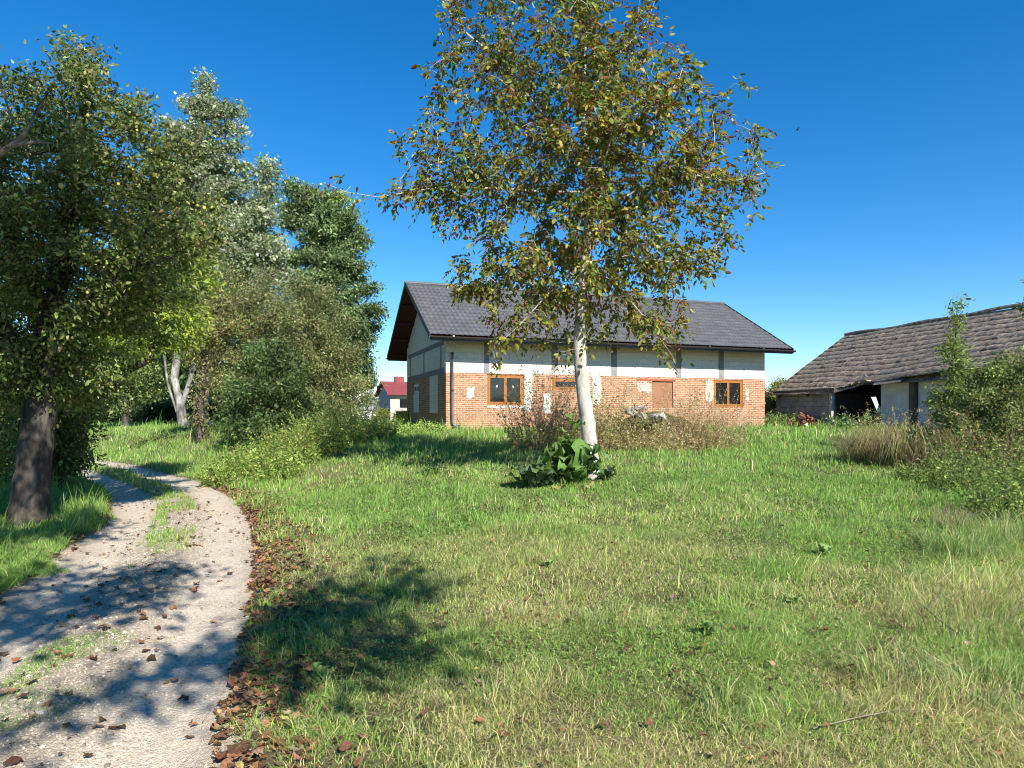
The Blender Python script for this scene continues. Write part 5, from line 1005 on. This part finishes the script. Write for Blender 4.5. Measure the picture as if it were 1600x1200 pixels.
# sedge tufts at the right, each one a thing
def tuft(label, px, Y, n_, h_, spread, cols, wts, wm=1.0):
    X = (px - CX) / F * Y; a_ = rng.uniform(0, 6.28, n_); q = np.sqrt(rng.random(n_)) * spread; x = X + q * np.cos(a_); y = Y + q * np.sin(a_) * .8; c = pal(n_, cols, wts, .2)
    V = np.zeros((n_, 7, 3)); hh = h_ * rng.uniform(.5, 1.1, n_); la = a_ + rng.normal(0, .6, n_); ln_ = np.stack([np.cos(la), np.sin(la)], 1) * (hh * rng.uniform(.4, 1.2, n_))[:, None]; d = np.stack([-np.sin(la), np.cos(la)], 1); w_ = rng.uniform(.0035, .007, n_) * wm; z_ = height(x, y) - .02; b2 = np.stack([x, y], 1)
    for k, (f, hz, ww) in enumerate(((0, 0, .8), (.3, .62, 1), (.68, .85, .7))):
        V[:, 2 * k, :2] = b2 + ln_ * f - d * (w_ * ww * .5)[:, None]; V[:, 2 * k + 1, :2] = b2 + ln_ * f + d * (w_ * ww * .5)[:, None]; V[:, 2 * k, 2] = V[:, 2 * k + 1, 2] = z_ + hh * hz * .8
    V[:, 6, :2] = b2 + ln_; V[:, 6, 2] = z_ + hh * np.clip(.75 - .5 * np.linalg.norm(ln_, axis=1) / hh, .12, .8); org = np.array([X, Y, H(X, Y)]); b_ = np.arange(n_)[:, None] * 7
    o = np_mesh('sedge_tuft', V.reshape(-1, 3) - org, [b_ + np.array([[0, 1, 3, 2]]), b_ + np.array([[2, 3, 5, 4]]), b_ + np.array([[4, 5, 6]])], M['grass'], tint=np.repeat(c, 7, 0)); o.location = org; return tag(o, label, 'grass tuft', 'long grass tufts on the right')
SED = [(.17, .26, .07), (.22, .31, .09), (.29, .34, .13), (.48, .41, .2)]
tuft('long arching sedge tuft below the leafy weeds at the right edge', 1500, 7.0, 260, .42, .38, SED, [3, 3, 2, 1]); tuft('long arching sedge tuft touching the right edge', 1570, 7.6, 240, .45, .4, SED, [3, 3, 2, 1])
tuft('pale dead grass tuft standing up above the sedge', 1490, 8.3, 160, .42, .2, [(.34, .27, .15), (.26, .21, .11)], [2, 1]); tuft('coarse grass tuft in the bottom right corner', 1530, 3.7, 220, .30, .33, SED, [2, 3, 2, 2]); tuft('coarse grass tuft left of the bottom right corner', 1390, 3.9, 130, .26, .25, SED, [2, 3, 2, 2])
tuft('coarse grass tuft above the bottom right corner', 1500, 4.7, 200, .30, .4, SED, [3, 3, 2, 1.5]); tuft('small upright grass tuft near the leaf strewn verge', 600, 5.3, 90, .2, .14, SED, [3, 3, 2, .3]); tuft('upright grass tuft in the middle of the near lawn', 930, 4.9, 90, .2, .12, SED, [3, 3, 2, .5]); tuft('grass tuft in the dark shade of the verge', 520, 4.6, 110, .2, .2, SED, [3, 3, 2, .5])
STR = [(.40, .33, .16), (.31, .29, .12), (.18, .21, .07), (.22, .155, .08)]
tuft('big straw yellow arching grass clump at the foot of the tangled shrubs', 1398, 14.6, 600, 1.2, .6, STR, [3, 2, 2, 1], 2.2); tuft('second straw yellow grass clump closer to the tangled shrubs', 1440, 14.2, 450, 1.15, .6, STR, [3, 2, 2, 1], 2.2)
tuft('low straw grass clump left of the arching clumps', 1352, 15.2, 420, .8, .5, STR, [2, 2, 3, 1], 2.0)
for px, Y, n_, h_, lb in ((700, 6.2, 70, .2, 'thin green tuft left of the lawn centre'), (1040, 7.5, 90, .24, 'green tuft right of the lawn centre in front of the burdock'), (760, 3.7, 80, .18, 'straw mixed tuft at the bottom of the lawn left of centre'), (1130, 3.6, 80, .2, 'straw mixed tuft at the bottom of the lawn right of centre'), (1180, 9.5, 90, .26, 'green tuft halfway to the tangled shrubs'), (640, 9.0, 90, .22, 'green tuft on the slope below the walnut shade'), (1420, 6.0, 120, .28, 'loose green tuft left of the arching sedge'), (1320, 8.8, 110, .28, 'loose green tuft in the right lawn beyond the dock leaves')):
    tuft(lb, px, Y, n_, h_, .12, SED, [3, 3, 2, 1])
# dock and plantain leaves in the lawn
for px, Y, sz, lb in ((1105, 4.6, .16, 'pale dock rosette in the near lawn right of centre'), (1290, 6.9, .2, 'pale dock leaves standing up in the right lawn'), (858, 6.6, .13, 'small pale rosette in the middle lawn'), (500, 3.9, .13, 'dock rosette beside the leaf strewn verge'), (1240, 5.4, .13, 'small dock rosette among the dry grass on the right')):
    t = burdock(lb, px, Y, 9, sz, [(.19, .29, .08), (.24, .33, .11)], 0, 1.2); t.name = 'dock_rosette'
# dead branch lying bottom right
def branch(label, pts, r_, sub):
    Pw = [np.array(at(px, Y)) + (0, 0, dz) for px, Y, dz in pts]; org = Pw[0]; mb = MB(); mb.tube([Vector(p - org) for p in Pw], list(np.linspace(r_, r_ * .4, len(Pw))), 6)
    for (a_, b_) in sub: mb.tube([Vector(np.array(at(*a_[:2])) + (0, 0, a_[2]) - org), Vector(np.array(at(*b_[:2])) + (0, 0, b_[2]) - org)], [r_ * .6, r_ * .2], 5)
    o = mb.build('dead_branch', M['twig'], None, smooth=True); o.location = org; return tag(o, label, 'branch', 'dead branches in the grass')
branch('grey dead branch lying in grass at the right', [(1500, 4.55, .02), (1470, 4.75, .06), (1450, 4.9, .09), (1438, 5.1, .08)], .008, [((1470, 4.75, .06), (1425, 4.7, .06)), ((1450, 4.9, .09), (1475, 5.2, .14))])
branch('thin pale dead twig lying along the bottom of the lawn', [(1270, 3.3, .03), (1340, 3.36, .05), (1400, 3.4, .07), (1480, 3.42, .05)], .004, [((1340, 3.36, .05), (1395, 3.65, .08))])
